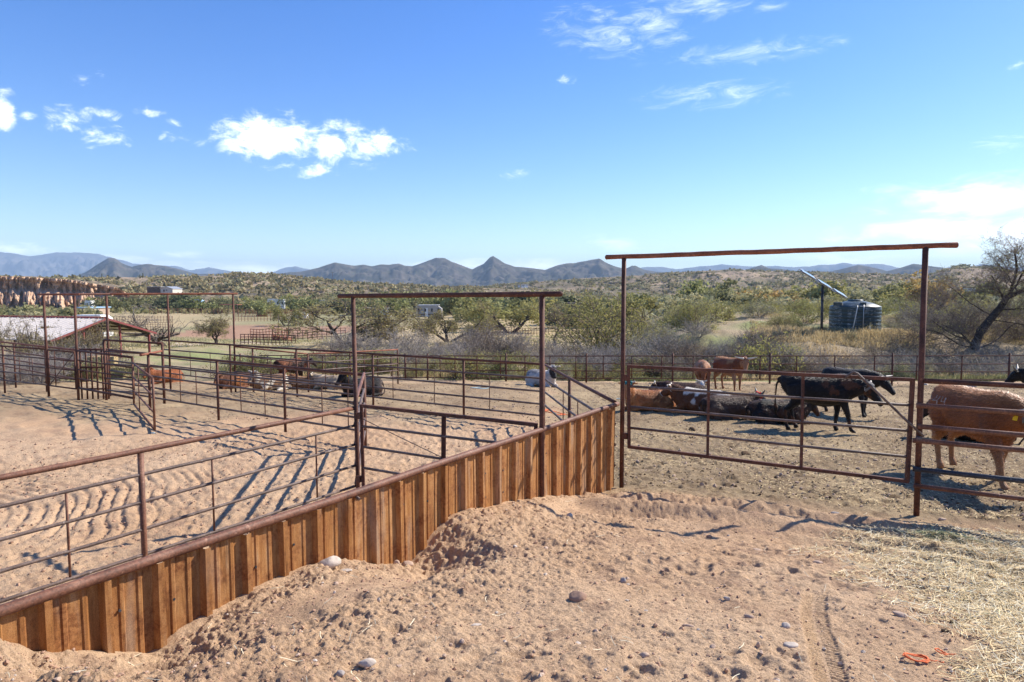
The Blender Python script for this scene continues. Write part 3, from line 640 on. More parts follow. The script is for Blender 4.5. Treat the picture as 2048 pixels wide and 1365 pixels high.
# the eroded bank: fluted buttresses under an overhanging lip
def cliff():
    us = np.linspace(-300, 262, 420); ang = np.arctan((us - 1024) / F); D = 285.0
    topv = np.interp(us, [-300, 0, 40, 60, 110, 150, 185, 215, 240, 262], [554, 555, 556, 557, 559, 562, 568, 572, 577, 590]); botv = 618.0
    ss = np.linspace(0, 1, 44); S, U = np.meshgrid(ss, np.arange(len(us)), indexing='ij')
    zt = HC + (HZ - topv) / F * D; zb = HC + (HZ - botv) / F * (D - 16)
    Z = zb + (zt[U] - zb) * S
    xx = us[U] * .28
    flute = np.abs(fbm(xx + 3 * fbm(xx, Z, .1, 2, 4), Z * .4, .23, 5, 5, .6)) * 2.2; big = fbm(xx, xx * 0, .09, 3, 6)
    foot = np.where(S < .62, (1 - S / .62) ** .8, 0) * (14 + 12 * big) * (.6 + flute * .55)
    push = 16 - foot - 4.5 * fbm(xx, Z * .5, .4, 5, 8, .6) - np.where(S > .9, 1.5, 0) + 6 * np.clip(1 - S, 0, 1) * 0
    rad = (D - 16 + np.clip(push, -16, 20)) / np.cos(ang[U]) ** .6
    Vv = np.stack(((rad * np.sin(ang[U])).ravel(), (rad * np.cos(ang[U])).ravel(), Z.ravel()), 1)
    # a cap running back into the hill
    cap = np.stack((((D + 40) / np.cos(ang) ** .6 * np.sin(ang)), ((D + 40) / np.cos(ang) ** .6 * np.cos(ang)), zt - .5), 1)
    Vv = np.concatenate((Vv, cap)); n1_ = len(us); n0 = len(ss) + 1
    ii = np.arange(n0 - 1)[:, None] * n1_; jj = np.arange(n1_ - 1)[None, :]
    Ff = np.stack((ii + jj, ii + jj + 1, ii + n1_ + jj + 1, ii + n1_ + jj), -1).reshape(-1, 4)
    m = NT('red_bank').set(1, 0, .05); p = m.pos((1, 1, 1)); band = m.noise(m.pos((.02, .02, .5)), 1.0, 4, .6)
    m.col(m.mix(.5, m.ramp(band, [(.35, (.42, .25, .15)), (.5, (.55, .38, .25)), (.65, (.48, .29, .18))]), m.ramp(m.noise(p, .5, 5, .65), [(.3, (.36, .22, .14)), (.7, (.58, .42, .29))])))
    m.bump(m.noise(p, 1.5, 4, .6), .5, .4)
    tag(mesh_np('cliff', Vv, Ff, m.mat), 'reddish eroded earth bank with fluted buttresses on the far left', 'cliff', kind='structure')
cliff()
# ------------------------------------------------------------------ cattle
def hide_mat(name, rough=.55, bumps=.6, spec=.18):
    m = NT(name).set(rough, 0, spec); at = m.n('ShaderNodeVertexColor'); at.layer_name = 'hue'
    p = m.pos((1, 1, 1), True); hair = m.noise(m.pos((22, 46, 30), True), 2.2, 5, .7)
    m.col(m.mix(1, at.outputs['Color'], m.ramp(hair, [(.3, (.62, .6, .58)), (.5, (1, 1, 1)), (.7, (1.35, 1.32, 1.28))]), 'MULTIPLY'))
    m.b.inputs['Sheen Weight'].default_value = .0; m.b.inputs['Sheen Roughness'].default_value = .4
    m.bump(m.math('ADD', hair, m.math('MULTIPLY', m.noise(p, 9, 4, .6), 1.2)), bumps, .03); return m.mat
M['hide'] = hide_mat('cattle_hide'); hm_ = NT('cattle_hair').set(.5, 0, .25); ha_ = hm_.n('ShaderNodeVertexColor'); ha_.layer_name = 'hue'; hm_.col(ha_.outputs['Color']); M['hair'] = hm_.mat; M['horn'] = simple('horn', (.55, .47, .36), .3, 9, .45, .4, obj=True)
M['horn_dark'] = simple('horn_dark', (.14, .12, .10), .3, 9, .45, .4, obj=True); M['wrap'] = simple('horn_wrap', (.17, .16, .15), .25, 14, .85, obj=True)
M['wrap_red'] = simple('red_wrap', (.62, .035, .02), .2, 14, .8, obj=True); M['eye'] = simple('eye', (.008, .007, .006), .1, 5, .15, .5)
M['tag_yellow'] = simple('yellow_tag', (.75, .52, .02), .08, 5, .5); M['tag_white'] = simple('pale_tag', (.62, .60, .52), .1, 5, .5); M['ink'] = simple('ink', (.03, .03, .03), .1, 5, .6)
M['rope'] = simple('pale_rope', (.55, .5, .42), .2, 30, .9); M['brand'] = simple('pale_brand', (.50, .42, .36), .3, 30, .9, obj=True); M['teal'] = simple('teal_wrap', (.03, .16, .15), .2, 14, .8, obj=True)
def fb3(P, f, seed): return (fbm(P[:, 0] + .37 * P[:, 2], P[:, 2] - .21 * P[:, 0] + .5 * P[:, 1], f, 4, seed, .55))
def build_body(pose, head, step=(0, 0, 0, 0), fat=1.0, voxel=.024, tail_swing=.0):
    b = MB(); Y_ = (0, 1, 0); Z_ = (0, 0, 1); ly = pose == 'lie'
    dz = -.60 if ly else 0
    rings = [(-.76, 1.08, .05, .07), (-.73, 1.05, .13, .15), (-.63, 1.00, .215, .235), (-.46, .965, .268, .285), (-.22, .93, .29 * fat, .315), (.02, .91, .305 * fat, .335), (.25, .915, .295 * fat, .342), (.45, .95, .25, .335), (.60, .98, .20, .295), (.70, 1.0, .15, .24)]
    if ly: rings = [(x, z + dz + (.02 if abs(x) < .5 else -.02), w * 1.13, h * .98) for x, z, w, h in rings]
    b.loft([((x, 0, z), w, h, Y_, Z_) for x, z, w, h in rings], 18)
    hx, hy, hz, yaw, pit = head                                   # poll position, head yaw and pitch (deg, down positive)
    P0 = Vector((.56, 0, 1.0 + dz)); P1 = Vector((hx, hy, hz)); mid = P0.lerp(P1, .5) + Vector((0, 0, .02))
    nd = (P1 - P0).normalized(); up = Vector((0, 0, 1)); side = nd.cross(up).normalized(); nu = side.cross(nd)
    b.loft([(P0 - nd * .12, .20, .29, side, nu), (P0.lerp(P1, .3), .165, .25, side, nu), (P0.lerp(P1, .65), .13, .20, side, nu), (P1 - nd * .02, .112, .145, side, nu), (P1 + nd * .05, .07, .09, side, nu)], 16)
    # dewlap
    b.loft([(P0 + Vector((-.02, 0, -.26)), .05, .10, side, nu), (P0.lerp(P1, .5) + Vector((0, 0, -.13)), .035, .09, side, nu), (P1 + Vector((0, 0, -.10)), .03, .05, side, nu)], 10)
    ya, pa = R(yaw), R(pit); hd = Vector((math.cos(ya) * math.cos(pa), math.sin(ya) * math.cos(pa), -math.sin(pa))); hs = Vector((-math.sin(ya), math.cos(ya), 0)); hu = hd.cross(hs) * 1.0
    if hu.z < 0 and abs(pit) < 80: hu = -hu
    HP = lambda t, o=0, s=0: P1 + hd * t + hu * o + hs * s
    b.loft([(HP(-.07, -.01), .055, .06, hs, hu), (HP(-.02, -.01), .098, .105, hs, hu), (HP(.08, -.02), .115, .13, hs, hu), (HP(.18, -.03), .102, .122, hs, hu), (HP(.30, -.03), .072, .088, hs, hu), (HP(.40, -.035), .066, .07, hs, hu), (HP(.46, -.04), .066, .062, hs, hu), (HP(.495, -.045), .045, .04, hs, hu)], 16)
    for s in (-1, 1):                                             # ears, brow
        e0 = HP(.0, .03, s * .08); ed = (hs * s * .92 - hd * .25 - Vector((0, 0, .16))).normalized(); ew = hd.cross(ed).normalized(); el = ed.cross(ew)
        b.loft([(e0, .025, .025, ew, el), (e0 + ed * .06, .05, .024, ew, el), (e0 + ed * .13, .055, .02, ew, el), (e0 + ed * .19, .028, .016, ew, el), (e0 + ed * .215, .01, .01, ew, el)], 10)
        c = HP(.115, .045, s * .088); b.tube([c - hd * .03, c, c + hd * .03], [.015, .03, .015], 8)
    if not ly:
        for k, (s, fr) in enumerate(((-1, 1), (1, 1), (-1, 0), (1, 0))):
            st = step[k]
            if fr:
                L_ = [((.46, s * .15, .95), .13), ((.46 + st * .15, s * .165, .78), .115), ((.45 + st * .35, s * .155, .62), .082), ((.475 + st * .62, s * .145, .41), .054), ((.470 + st * .66, s * .14, .36), .050), ((.475 + st * .85, s * .14, .15), .036), ((.475 + st * .93, s * .14, .10), .043), ((.51 + st, s * .142, .055), .050), ((.52 + st, s * .142, .0), .058)]
            else:
                L_ = [((-.48, s * .14, 1.0), .18), ((-.44 + st * .2, s * .18, .80), .165), ((-.40 + st * .4, s * .185, .66), .125), ((-.52 + st * .55, s * .165, .53), .072), ((-.625 + st * .7, s * .155, .455), .052), ((-.62 + st * .78, s * .15, .40), .045), ((-.585 + st * .92, s * .148, .16), .036), ((-.575 + st * .96, s * .148, .11), .043), ((-.54 + st, s * .15, .055), .050), ((-.53 + st, s * .15, .0), .057)]
            b.tube([p for p, r in L_], [r for p, r in L_], 12)
        b.tube([(-.70, 0, 1.16), (-.79, 0, 1.13), (-.84, tail_swing * .2, .98), (-.86 - .03 * tail_swing, tail_swing * .5, .74), (-.86, tail_swing * .7, .56), (-.85, tail_swing, .42), (-.85, tail_swing, .30)], [.04, .032, .026, .024, .03, .052, .02], 8)
        b.tube([(-.1, 0, .62), (.12, 0, .585), (.32, 0, .61)], [.05, .06, .05], 8)
    else:
        for s in (-1, 1):
            b.loft([((-.70, s * .19, .22), .05, .08, Y_, Z_), ((-.55, s * .25, .25), .13, .20, Y_, Z_), ((-.36, s * .29, .25), .14, .22, Y_, Z_), ((-.18, s * .30, .20), .10, .15, Y_, Z_), ((-.06, s * .30, .14), .05, .08, Y_, Z_)], 12)
            b.tube([(-.14, s * .31, .15), (-.34, s * .36, .075), (-.50, s * .37, .06), (-.32, s * .40, .055), (-.10, s * .41, .05), (.02, s * .41, .045)], [.08, .06, .05, .042, .04, .035], 10)
            b.tube([(.36, s * .22, .34), (.44, s * .25, .20), (.62, s * .22, .10), (.74, s * .20, .09), (.76, s * .19, .055), (.60, s * .17, .05), (.46, s * .16, .045)], [.13, .105, .065, .055, .05, .04, .04], 10)
        b.tube([(-.70, 0, .56), (-.80, .06, .44), (-.82, .16, .22), (-.74, .27, .08), (-.56, .36, .04)], [.04, .03, .025, .03, .045], 8)
    o = b.build('body', M['hide'])
    md = o.modifiers.new('r', 'REMESH'); md.mode = 'VOXEL'; md.voxel_size = voxel; md.use_smooth_shade = True
    ms = o.modifiers.new('s', 'SMOOTH'); ms.factor = .5; ms.iterations = 3
    dg_ = bpy.context.evaluated_depsgraph_get(); me = bpy.data.meshes.new_from_object(o.evaluated_get(dg_)); old = o.data
    o.modifiers.clear(); o.data = me; bpy.data.meshes.remove(old)
    if not me.materials: me.materials.append(M['hide'])
    n = len(me.vertices); P = np.empty(n * 3, np.float32); me.vertices.foreach_get('co', P); P = P.reshape(-1, 3)
    if ly: P[:, 2] = np.maximum(P[:, 2], .0); me.vertices.foreach_set('co', P.ravel())
    me.polygons.foreach_set('use_smooth', np.ones(len(me.polygons), bool)); me.update()
    return o, P, HP, hd, hs, hu, P1
def steer(label, u=None, v=None, th=0, pose='stand', head=None, colf=None, sc=1.0, horn=None, wrap=None, step=(0, 0, 0, 0), fat=1.0, voxel=.024, etag=None, halter=False, at=None, coat=6000, tail=.03, group='cattle in the pens', extra=None, name='steer'):
    pos = at if at is not None else G(u, v)
    az = math.atan2(pos.x, pos.y); root = thing(name, (pos.x, pos.y, gzd(pos.x, pos.y) - .015), label, 'steer', group, R(th) - az); root.scale = (sc,) * 3
    head = head or ((1.0, 0, 1.22, 0, 40) if pose == 'stand' else (.98, 0, .93, 0, 35))
    hx_, hy_, hz_, hyaw, hpit = head; k_ = .16 if pose == 'lie' else .07; head = (hx_ - k_, hy_, hz_ - (.02 if pose == 'lie' else .0), hyaw, hpit + 8)
    o, P, HP, hd, hs, hu, P1 = build_body(pose, head, step, fat, voxel, tail); o.parent = root
    t_ = (P - np.array(P1)) @ np.array(hd); rr = np.linalg.norm((P - np.array(P1)) - t_[:, None] * np.array(hd)[None], axis=1)
    hk = ((t_ > -.06) & (t_ < .55) & (rr < .24))
    vcol(o, colf(P, t_ * hk, hk))
    if coat: add_coat(root, o, P, hk, coat, pose)
    def part(nm, mb, mat, par=None):
        q = mb.build(nm, mat); q.parent = par or root; return q
    for s in (-1, 1):
        c = HP(.12, .035, s * .108); part('eye', MB().tube([c - hd * .016, c, c + hd * .016], [.006, .02, .006], 8), M['eye'])
    if horn:
        ln, curl, mat, fw = horn
        for s in (-1, 1):
            p0 = HP(-.01, .06, s * .06); pts = [p0 + hs * s * ln * t + Vector((0, 0, 1)) * ln * curl * t ** 1.8 + hd * (ln * fw * t ** 1.6) for t in (0, .2, .4, .6, .8, .93, 1)]
            part('horn', MB().tube(pts, [.04, .037, .033, .027, .02, .013, .004], 10), mat)
            if wrap: part('horn_wrap', MB().tube(pts[:3], [.05, .048, .040], 10), wrap)
    if wrap:
        q = MB(); q.loft([(HP(-.05, .005), .095, .10, hs, hu), (HP(.0, .0), .118, .118, hs, hu), (HP(.06, -.012), .126, .138, hs, hu), (HP(.075, -.014), .124, .137, hs, hu)], 16); part('horn_wrap', q, wrap)
    if halter:
        for tt, wd, hh in ((.33, .082, .098), (.05, .126, .142)):
            pts = [HP(tt, -.025 + hh * math.sin(a), wd * math.cos(a)) for a in np.linspace(0, 6.283, 15)]; part('halter', MB().tube(pts, .008, 6), M['rope'])
    if etag:
        mat, sd = etag; c = HP(-.01, -.005, sd * .20); q = MB(); a_ = hd * .02
        e_ = (Vector((0, 0, -1)) + hs * sd * .2).normalized()
        w_ = hd.cross(e_).normalized(); w2 = hs if abs(w_.dot(hs)) > .6 else hd
        q.bar(c - hd * .015 + e_ * .0, c - hd * .015 + e_ * .085, .062, .006); part('ear_tag', q, mat)
    if extra: extra(root, o, P, HP, hd, hs, hu, part)
    return root
def add_coat(root, o, P, hk, n, pose):
    me = o.data; nf = len(me.polygons); g_ = np.random.default_rng(n); N = np.empty(len(P) * 3, np.float32); me.vertices.foreach_get('normal', N); N = N.reshape(-1, 3)
    w_ = np.where(hk, .25, 1.0) * np.clip(.25 + 1.2 * (P[:, 2] / max(P[:, 2].max(), .1)), .1, 1.5) * (P[:, 2] > .28); i_ = g_.choice(len(P), n, p=w_ / w_.sum())
    p = P[i_] + g_.normal(0, .008, (n, 3)); nn_ = N[i_]; flow = np.array([-.75, 0, -.55])[None] + g_.normal(0, .28, (n, 3)); flow = flow - nn_ * (flow * nn_).sum(1)[:, None]; flow /= np.linalg.norm(flow, axis=1)[:, None] + 1e-6
    L_ = (.022 + .028 * g_.random(n))[:, None]; tip = p + flow * L_ + nn_ * L_ * g_.uniform(.15, .6, (n, 1)); sd = np.cross(flow, nn_) * .0045; p = p - nn_ * .004
    V = np.stack((p - sd, p + sd, tip), 1).reshape(-1, 3); q = mesh_np('coat', V, np.arange(len(V)).reshape(-1, 3), M['hair'], root, False)
    c = np.empty(len(P) * 4, np.float32); me.color_attributes['hue'].data.foreach_get('color', c); c = c.reshape(-1, 4)[i_][:, :3] * g_.uniform(.7, 1.55, (n, 1)); vcol(q, np.repeat(c, 3, 0))
def flat_c(P, c): return np.repeat(np.array([c], np.float32), len(P), 0)
def patchy(base, second, thr=.1, seed=1, freq=1.6, legs=None, face=None, muzzle=None, belly=None, back=None, shade=.2):
    def f(P, t, hk):
        c = flat_c(P, base) * (1 + shade * 2 * fb3(P, 3.5, seed + 7))[:, None]
        if belly is not None: c = mixc(c, np.array([belly]), sstep(.15, -.30, P[:, 2] - (np.max(P[:, 2]) * .62)) * .9)
        if second is not None: c = mixc(c, flat_c(P, second), sstep(thr - .03, thr + .03, fb3(P, freq, seed)))
        if back is not None: c = mixc(c, flat_c(P, back), sstep(.78, .88, P[:, 2] / np.percentile(P[:, 2], 97) + .25 * fb3(P, 3, seed + 3)) * (P[:, 0] < .45))
        if legs is not None: c = mixc(c, flat_c(P, legs), sstep(.52, .22, P[:, 2] + .12 * fb3(P, 4, seed + 5)))
        if face is not None: c = mixc(c, flat_c(P, face), hk * sstep(.02, .07, t))
        if muzzle is not None: c = mixc(c, flat_c(P, muzzle), hk * sstep(.36, .43, t))
        return np.clip(c, .004, .9)
    return f
BLACK = (.014, .011, .010); DBR = (.06, .036, .026); RED = (.20, .060, .020); ORG = (.34, .135, .045); TAN = (.30, .14, .06); WHT = (.62, .57, .50); CRM = (.55, .44, .30)
black = patchy(BLACK, (.045, .022, .013), .18, 4, 1.9, shade=.3)
def brand_extra(root, o, P, HP, hd, hs, hu, part):
    from mathutils.bvhtree import BVHTree
    bv = BVHTree.FromPolygons([v.co for v in o.data.vertices], [p.vertices for p in o.data.polygons])
    def stroke(pts, w=.012):
        q = []
        for i in range(len(pts) - 1):
            for k in range(6):
                t = k / 5; x = pts[i][0] + (pts[i + 1][0] - pts[i][0]) * t; z = pts[i][1] + (pts[i + 1][1] - pts[i][1]) * t
                h = bv.ray_cast(Vector((x, -1, z)), Vector((0, 1, 0)))
                if h[0] is not None: q.append(h[0] + Vector((0, -.001, 0)))
        return q
    mb = MB()
    for dx in (.13, .26):
        for st in ([(-.60 + dx, 1.09), (-.60 + dx, 1.02), (-.535 + dx, 1.03)], [(-.53 + dx, 1.09), (-.515 + dx, .94)]):
            q = stroke(st)
            if len(q) > 2: mb.tube(q, .0095, 6)
    part('brand', mb, M['brand'])
h1, h2 = G(1876, 938), G(1993, 970); ctr = (h1 + h2) / 2; az1 = math.atan2(ctr.x, ctr.y)
hdg = math.degrees(math.atan2(h2.y - h1.y, h2.x - h1.x)) + math.degrees(az1)
brown_c = lambda P, t, hk: np.clip(mixc(mixc(mixc(flat_c(P, (.25, .085, .028)) * (1 + .5 * fb3(P, 3.5, 3))[:, None], flat_c(P, (.34, .17, .075)), sstep(.66, .36, P[:, 2] + .1 * fb3(P, 4, 9))), flat_c(P, (.33, .16, .07)), sstep(-.42, -.66, P[:, 0]) * .5 * (P[:, 2] < 1.0)), flat_c(P, (.40, .17, .055)), sstep(1.08, 1.25, P[:, 2]) * .7), .004, .9)
ctr = ctr + Vector((.10, .0, 0))
steer('big brown steer with pale rump brand, yellow ear tag and wrapped horns by right fence', at=ctr, th=-52, head=(1.06, -.02, 1.06, 0, 44), colf=brown_c, sc=1.06, horn=(.38, .12, M['horn'], .1), wrap=M['wrap'], step=(.26, -.20, .08, -.06), voxel=.018, etag=(M['tag_yellow'], -1), extra=brand_extra, coat=22000)
steer('standing black steer with lowered grey wrapped head and pale ear tag behind the closed gate', 1633, 861, 2, head=(1.02, -.04, 1.04, -12, 40), colf=patchy(BLACK, (.085, .035, .017), .20, 14, 2.2, shade=.4), sc=1.03, horn=(.13, .5, M['horn'], .1), wrap=M['wrap'], step=(.20, -.12, -.04, .12), fat=1.06, etag=(M['tag_white'], -1), tail=.06)
steer('second standing black steer, mostly hidden behind the wrapped head of the nearer one', 1694, 829, -36, head=(1.04, 0, 1.08, 8, 35), colf=black, sc=.98, horn=(.34, .2, M['horn_dark'], .2), step=(.10, -.08, 0, .08))
steer('black steer lying beside the hind legs of the standing black steer', 1556, 846, 12, 'lie', colf=patchy(BLACK, (.06, .028, .016), .1, 24, 2.4, shade=.4), sc=.90, head=(.98, .08, .66, 15, 45), horn=(.2, .4, M['horn_dark'], .1))
steer('dark brown lying steer with a red wrap round its head and upturned horns', 1456, 838, 18, 'lie', colf=patchy(DBR, (.10, .055, .035), .05, 34, 2.0, shade=.4), sc=.88, head=(1.04, .05, .66, 8, 30), horn=(.24, .75, M['horn_dark'], .1), wrap=M['wrap_red'])
steer('red and white lying steer in a pale rope halter, head turned left', 1404, 828, 162, 'lie', colf=patchy((.14, .055, .024), WHT, .36, 44, 1.5, face=None, back=WHT, muzzle=(.5, .45, .4)), sc=1.0, head=(1.02, .06, .68, 12, 30), horn=(.2, .2, M['horn'], 0), halter=True)
steer('shaggy orange red steer lying against the hinge side of the closed gate', 1300, 822, 200, 'lie', colf=patchy((.34, .125, .04), (.44, .20, .075), .05, 54, 3.0, shade=.4), sc=.95, head=(.92, .22, .90, 75, 40), horn=(.16, .3, M['horn'], 0), wrap=M['teal'])
steer('dark red brown steer lying behind the haltered one', 1362, 806, 172, 'lie', colf=patchy((.06, .028, .018), None, 0, 64, shade=.3), sc=.98, horn=(.2, .3, M['horn'], 0), head=(.96, 0, .56, 10, 40))
steer('small red and white steer lying farthest back of the resting group', 1372, 797, -12, 'lie', colf=patchy(RED, WHT, .2, 74, 2.0, face=WHT), sc=.72, horn=(.24, .5, M['horn'], 0), head=(.9, -.2, .86, -70, 35))
steer('tan standing steer with wide pale horns facing the camera before the back fence', 1457, 780, -50, colf=patchy(RED, None, 0, 84, legs=(.26, .10, .04), face=(.34, .16, .08), muzzle=(.55, .36, .26), back=(.36, .17, .07), belly=(.35, .2, .12)), sc=.98, horn=(.33, .22, M['horn'], .0), wrap=None, head=(1.02, -.06, 1.26, -40, 55), step=(.02, -.04, 0, .05))
steer('speckled red young steer facing the camera with its head lowered', 1405, 779, -84, colf=patchy((.24, .085, .035), (.38, .18, .09), .15, 94, 3.2, legs=(.10, .045, .03), back=(.30, .13, .06)), sc=.88, horn=(.24, .3, M['horn_dark'], .0), head=(1.0, -.06, .98, -10, 60))
steer('white steer with a dark face lying alone near the back fence', 1082, 772, -48, 'lie', colf=patchy((.58, .52, .45), (.24, .23, .22), .12, 104, 1.4, face=(.025, .02, .02), legs=(.5, .45, .4)), sc=.95, head=(.96, -.05, .88, -30, 45))
p_ = PY(2125, 800, 17.0); steer('black steer at the right edge, only its horned head showing past the frame', at=Vector((p_.x, p_.y, 0)), th=168, colf=black, sc=1.0, horn=(.3, .6, M['horn_dark'], .2), head=(1.02, .0, 1.16, 8, 40))
steer('black steer lying in the gap under the belly of the brown branded steer', 1952, 880, 178, 'lie', colf=black, sc=.95, horn=(.2, .5, M['horn_dark'], 0), head=(.95, 0, .8, 10, 40))
steer('black lying steer with a yellow ear tag in the left pen', 726, 792, 212, 'lie', colf=black, sc=.86, head=(.96, .0, .88, 10, 36), horn=(.12, .4, M['horn_dark'], 0), etag=(M['tag_yellow'], 1))
steer('cream steer lying beside the middle arch post, its grey head low', 660, 779, 150, 'lie', colf=patchy(CRM, (.30, .2, .12), .25, 124, 1.8, face=(.12, .10, .09)), sc=.80, head=(.98, .05, .66, 20, 40), horn=(.2, .3, M['horn'], 0))
steer('dark red steer standing at the back of the left pen', 583, 768, 20, colf=patchy((.11, .032, .016), (.03, .015, .01), .1, 134, 1.8, back=(.24, .085, .035)), sc=.82, head=(1.02, 0, 1.14, 0, 32), horn=(.22, .3, M['horn_dark'], 0))
steer('white steer with brown blotches lying in the left pen', 542, 780, 215, 'lie', colf=patchy((.60, .55, .46), (.26, .15, .08), .2, 144, 1.8, face=(.35, .28, .22)), sc=.84, head=(.98, .05, .84, 12, 40), horn=(.2, .3, M['horn'], 0))
steer('orange steer lying beside the white blotched one', 500, 772, 150, 'lie', colf=patchy(ORG, None, 0, 154), sc=.72, head=(.95, .06, .7, 30, 40))
steer('brown steer lying leftmost of the resting row behind the lane fence', 466, 776, 216, 'lie', colf=patchy((.16, .065, .03), ORG, .08, 164, 1.8), sc=.74, head=(.96, 0, .72, 14, 42))
steer('tan orange steer lying between the dark red and the cream one', 612, 778, 152, 'lie', colf=patchy((.30, .14, .06), None, 0, 174, back=(.4, .24, .12)), sc=.74, head=(.95, -.05, .7, -20, 40))
steer('reddish orange steer lying by the small arches at far left', 332, 766, 208, 'lie', colf=patchy((.30, .10, .035), None, 0, 184), sc=.85, head=(.97, .03, .8, 14, 40))
# ------------------------------------------------------------------ plants
def leaf_mat(name, c, var=.35, rough=.7):
    m = NT(name).set(rough, 0, .2); p = m.pos((1, 1, 1), True)
    oi = m.n('ShaderNodeObjectInfo'); a = m.ramp(m.noise(p, 1.6, 4, .6), [(.3, tuple(x * (1 - var) for x in c)), (.7, tuple(min(1, x * (1 + var)) for x in c))])
    b_ = m.ramp(m.noise(p, 14, 2, .5), [(.3, (.7, .72, .66)), (.7, (1.3, 1.25, 1.15))])
    k = m.ramp(oi.outputs['Random'], [(0, (.78, .80, .72)), (.5, (1, 1, 1)), (1, (1.22, 1.14, 1.0))])
    m.col(m.mix(1, m.mix(1, a, b_, 'MULTIPLY'), k, 'MULTIPLY'))
    tr = m.n('ShaderNodeBsdfTranslucent'); m.l(m.b.inputs['Base Color'].links[0].from_socket, tr.inputs['Color'])
    mx_ = m.n('ShaderNodeMixShader'); mx_.inputs[0].default_value = .35; m.l(m.b.outputs[0], mx_.inputs[1]); m.l(tr.outputs[0], mx_.inputs[2]); m.l(mx_.outputs[0], m.out.inputs['Surface'])
    return m.mat
M['twig'] = simple('grey_twigs', (.30, .265, .235), .25, 3, .9, .1, obj=True); M['twig_brown'] = simple('brown_twigs', (.20, .155, .12), .3, 3, .9, .1, obj=True)
M['bark'] = simple('dark_bark', (.075, .058, .046), .45, 8, .95, .1, .6, 30, obj=True); M['bark_pale'] = simple('pale_bark', (.26, .22, .18), .3, 8, .95, .1, obj=True)
M['olive'] = leaf_mat('olive_leaf', (.30, .285, .115)); M['yellowgreen'] = leaf_mat('yellow_green_leaf', (.34, .33, .12)); M['sage'] = leaf_mat('sage_leaf', (0.356, 0.343, 0.211)); M['mesq'] = leaf_mat('mesquite_leaf', (.25, .245, .125)); M['slope'] = leaf_mat('slope_brush', (0.290, 0.244, 0.132)); M['slope_dark'] = leaf_mat('slope_brush_dark', (0.172, 0.158, 0.092))
M['brightgreen'] = leaf_mat('bright_leaf', (.29, .30, .125)); M['darkgreen'] = leaf_mat('dark_leaf', (.14, .155, .08)); M['dry'] = leaf_mat('dry_leaf', (0.396, 0.284, 0.119)); M['pods'] = leaf_mat('thin_dry_leaf', (0.330, 0.284, 0.132)); M['straw'] = leaf_mat('dry_grass', (.50, .40, .24), .3)
class Grow:
    def __init__(s, seed): s.r = random.Random(seed); s.lines = []; s.tips = []
    def rv(s): return Vector((s.r.gauss(0, 1), s.r.gauss(0, 1), s.r.gauss(0, 1)))
    def branch(s, p, d, ln, r0, r1, seg, wob, lift):
        pts = [Vector(p)]; rs = [r0]; d = Vector(d).normalized()
        for i in range(seg):
            d = (d + s.rv() * wob + Vector((0, 0, lift))).normalized(); pts.append(pts[-1] + d * (ln / seg)); rs.append(r0 + (r1 - r0) * (i + 1) / seg)
        s.lines.append((pts, rs)); return pts, d
    def rec(s, p, d, ln, r0, lev, spec):
        sp = spec[lev]; pts, dd = s.branch(p, d, ln, r0, r0 * sp.get('taper', .55), sp['seg'], sp['wob'], sp.get('lift', 0))
        if lev + 1 >= len(spec):
            s.tips += [(pts[k], (pts[min(k + 1, len(pts) - 1)] - pts[k - 1])) for k in range(1, len(pts))]; return
        nx = spec[lev + 1]; n = sp['kids'] if isinstance(sp['kids'], int) else s.r.randint(*sp['kids'])
        for k in range(n):
            t = s.r.uniform(sp.get('from', .3), 1.0) if k else 1.0; f = t * (len(pts) - 1); i = min(int(f), len(pts) - 2); q = pts[i].lerp(pts[i + 1], f - i)
            dir_ = (pts[i + 1] - pts[i]).normalized(); a = s.rv(); a = (a - dir_ * a.dot(dir_)).normalized(); sp_ = sp.get('spread', .8)
            nd = (dir_ * (1 - sp_ * .4) + a * sp_ * s.r.uniform(.6, 1.2)); 
            s.rec(q, nd, ln * sp['ratio'] * s.r.uniform(.6, 1.2), max(.003, r0 * (1 - .45 * t) * sp.get('rr', .5)), lev + 1, spec)
    def wood(s, seg=3, thick=None, rmin=0.0):
        vs, fs = [], []; off = 0
        for pts, rs in s.lines:
            big = rs[0] > .03; sg = 7 if big else seg; n = len(pts); up = Vector((.31, .17, 1))
            for i, p in enumerate(pts):
                t = (pts[min(i + 1, n - 1)] - pts[max(i - 1, 0)]); a = t.cross(up)
                if a.length < 1e-6: a = t.cross(Vector((1, 0, 0)))
                a.normalize(); b = t.cross(a).normalized(); r = max(rs[i], rmin)
                for k in range(sg): an = 6.2832 * k / sg; vs.append(p + (a * math.cos(an) + b * math.sin(an)) * r)
            for i in range(n - 1):
                for k in range(sg): k2 = (k + 1) % sg; fs.append((off + i * sg + k, off + i * sg + k2, off + (i + 1) * sg + k2, off + (i + 1) * sg + k))
            off += n * sg
        return vs, fs
def leaves_np(tips, per, size, rad, seed, flat=.3):
    g = np.random.default_rng(seed); T = np.array([tuple(t[0]) for t in tips]); n = len(T) * per
    c = np.repeat(T, per, 0) + g.normal(0, rad, (n, 3)); nrm = g.normal(0, 1, (n, 3)); nrm /= np.linalg.norm(nrm, axis=1)[:, None]
    a = np.cross(nrm, g.normal(0, 1, (n, 3))); a /= np.linalg.norm(a, axis=1)[:, None]; b = np.cross(nrm, a)
    s_ = size * g.uniform(.55, 1.25, (n, 1)); a = a * s_; b = b * s_ * .55
    V = np.stack((c - a, c - b * .9, c + a, c + b * 1.1), 1).reshape(-1, 3); Fc = np.arange(len(V)).reshape(-1, 4); return V, Fc
def np_obj(name, vf, mat, parent, smooth=False):
    V, Fc = vf
    if len(V) == 0: return None
    o = mesh_np(name, np.asarray(V, float), np.asarray(Fc), mat, parent, smooth); return o
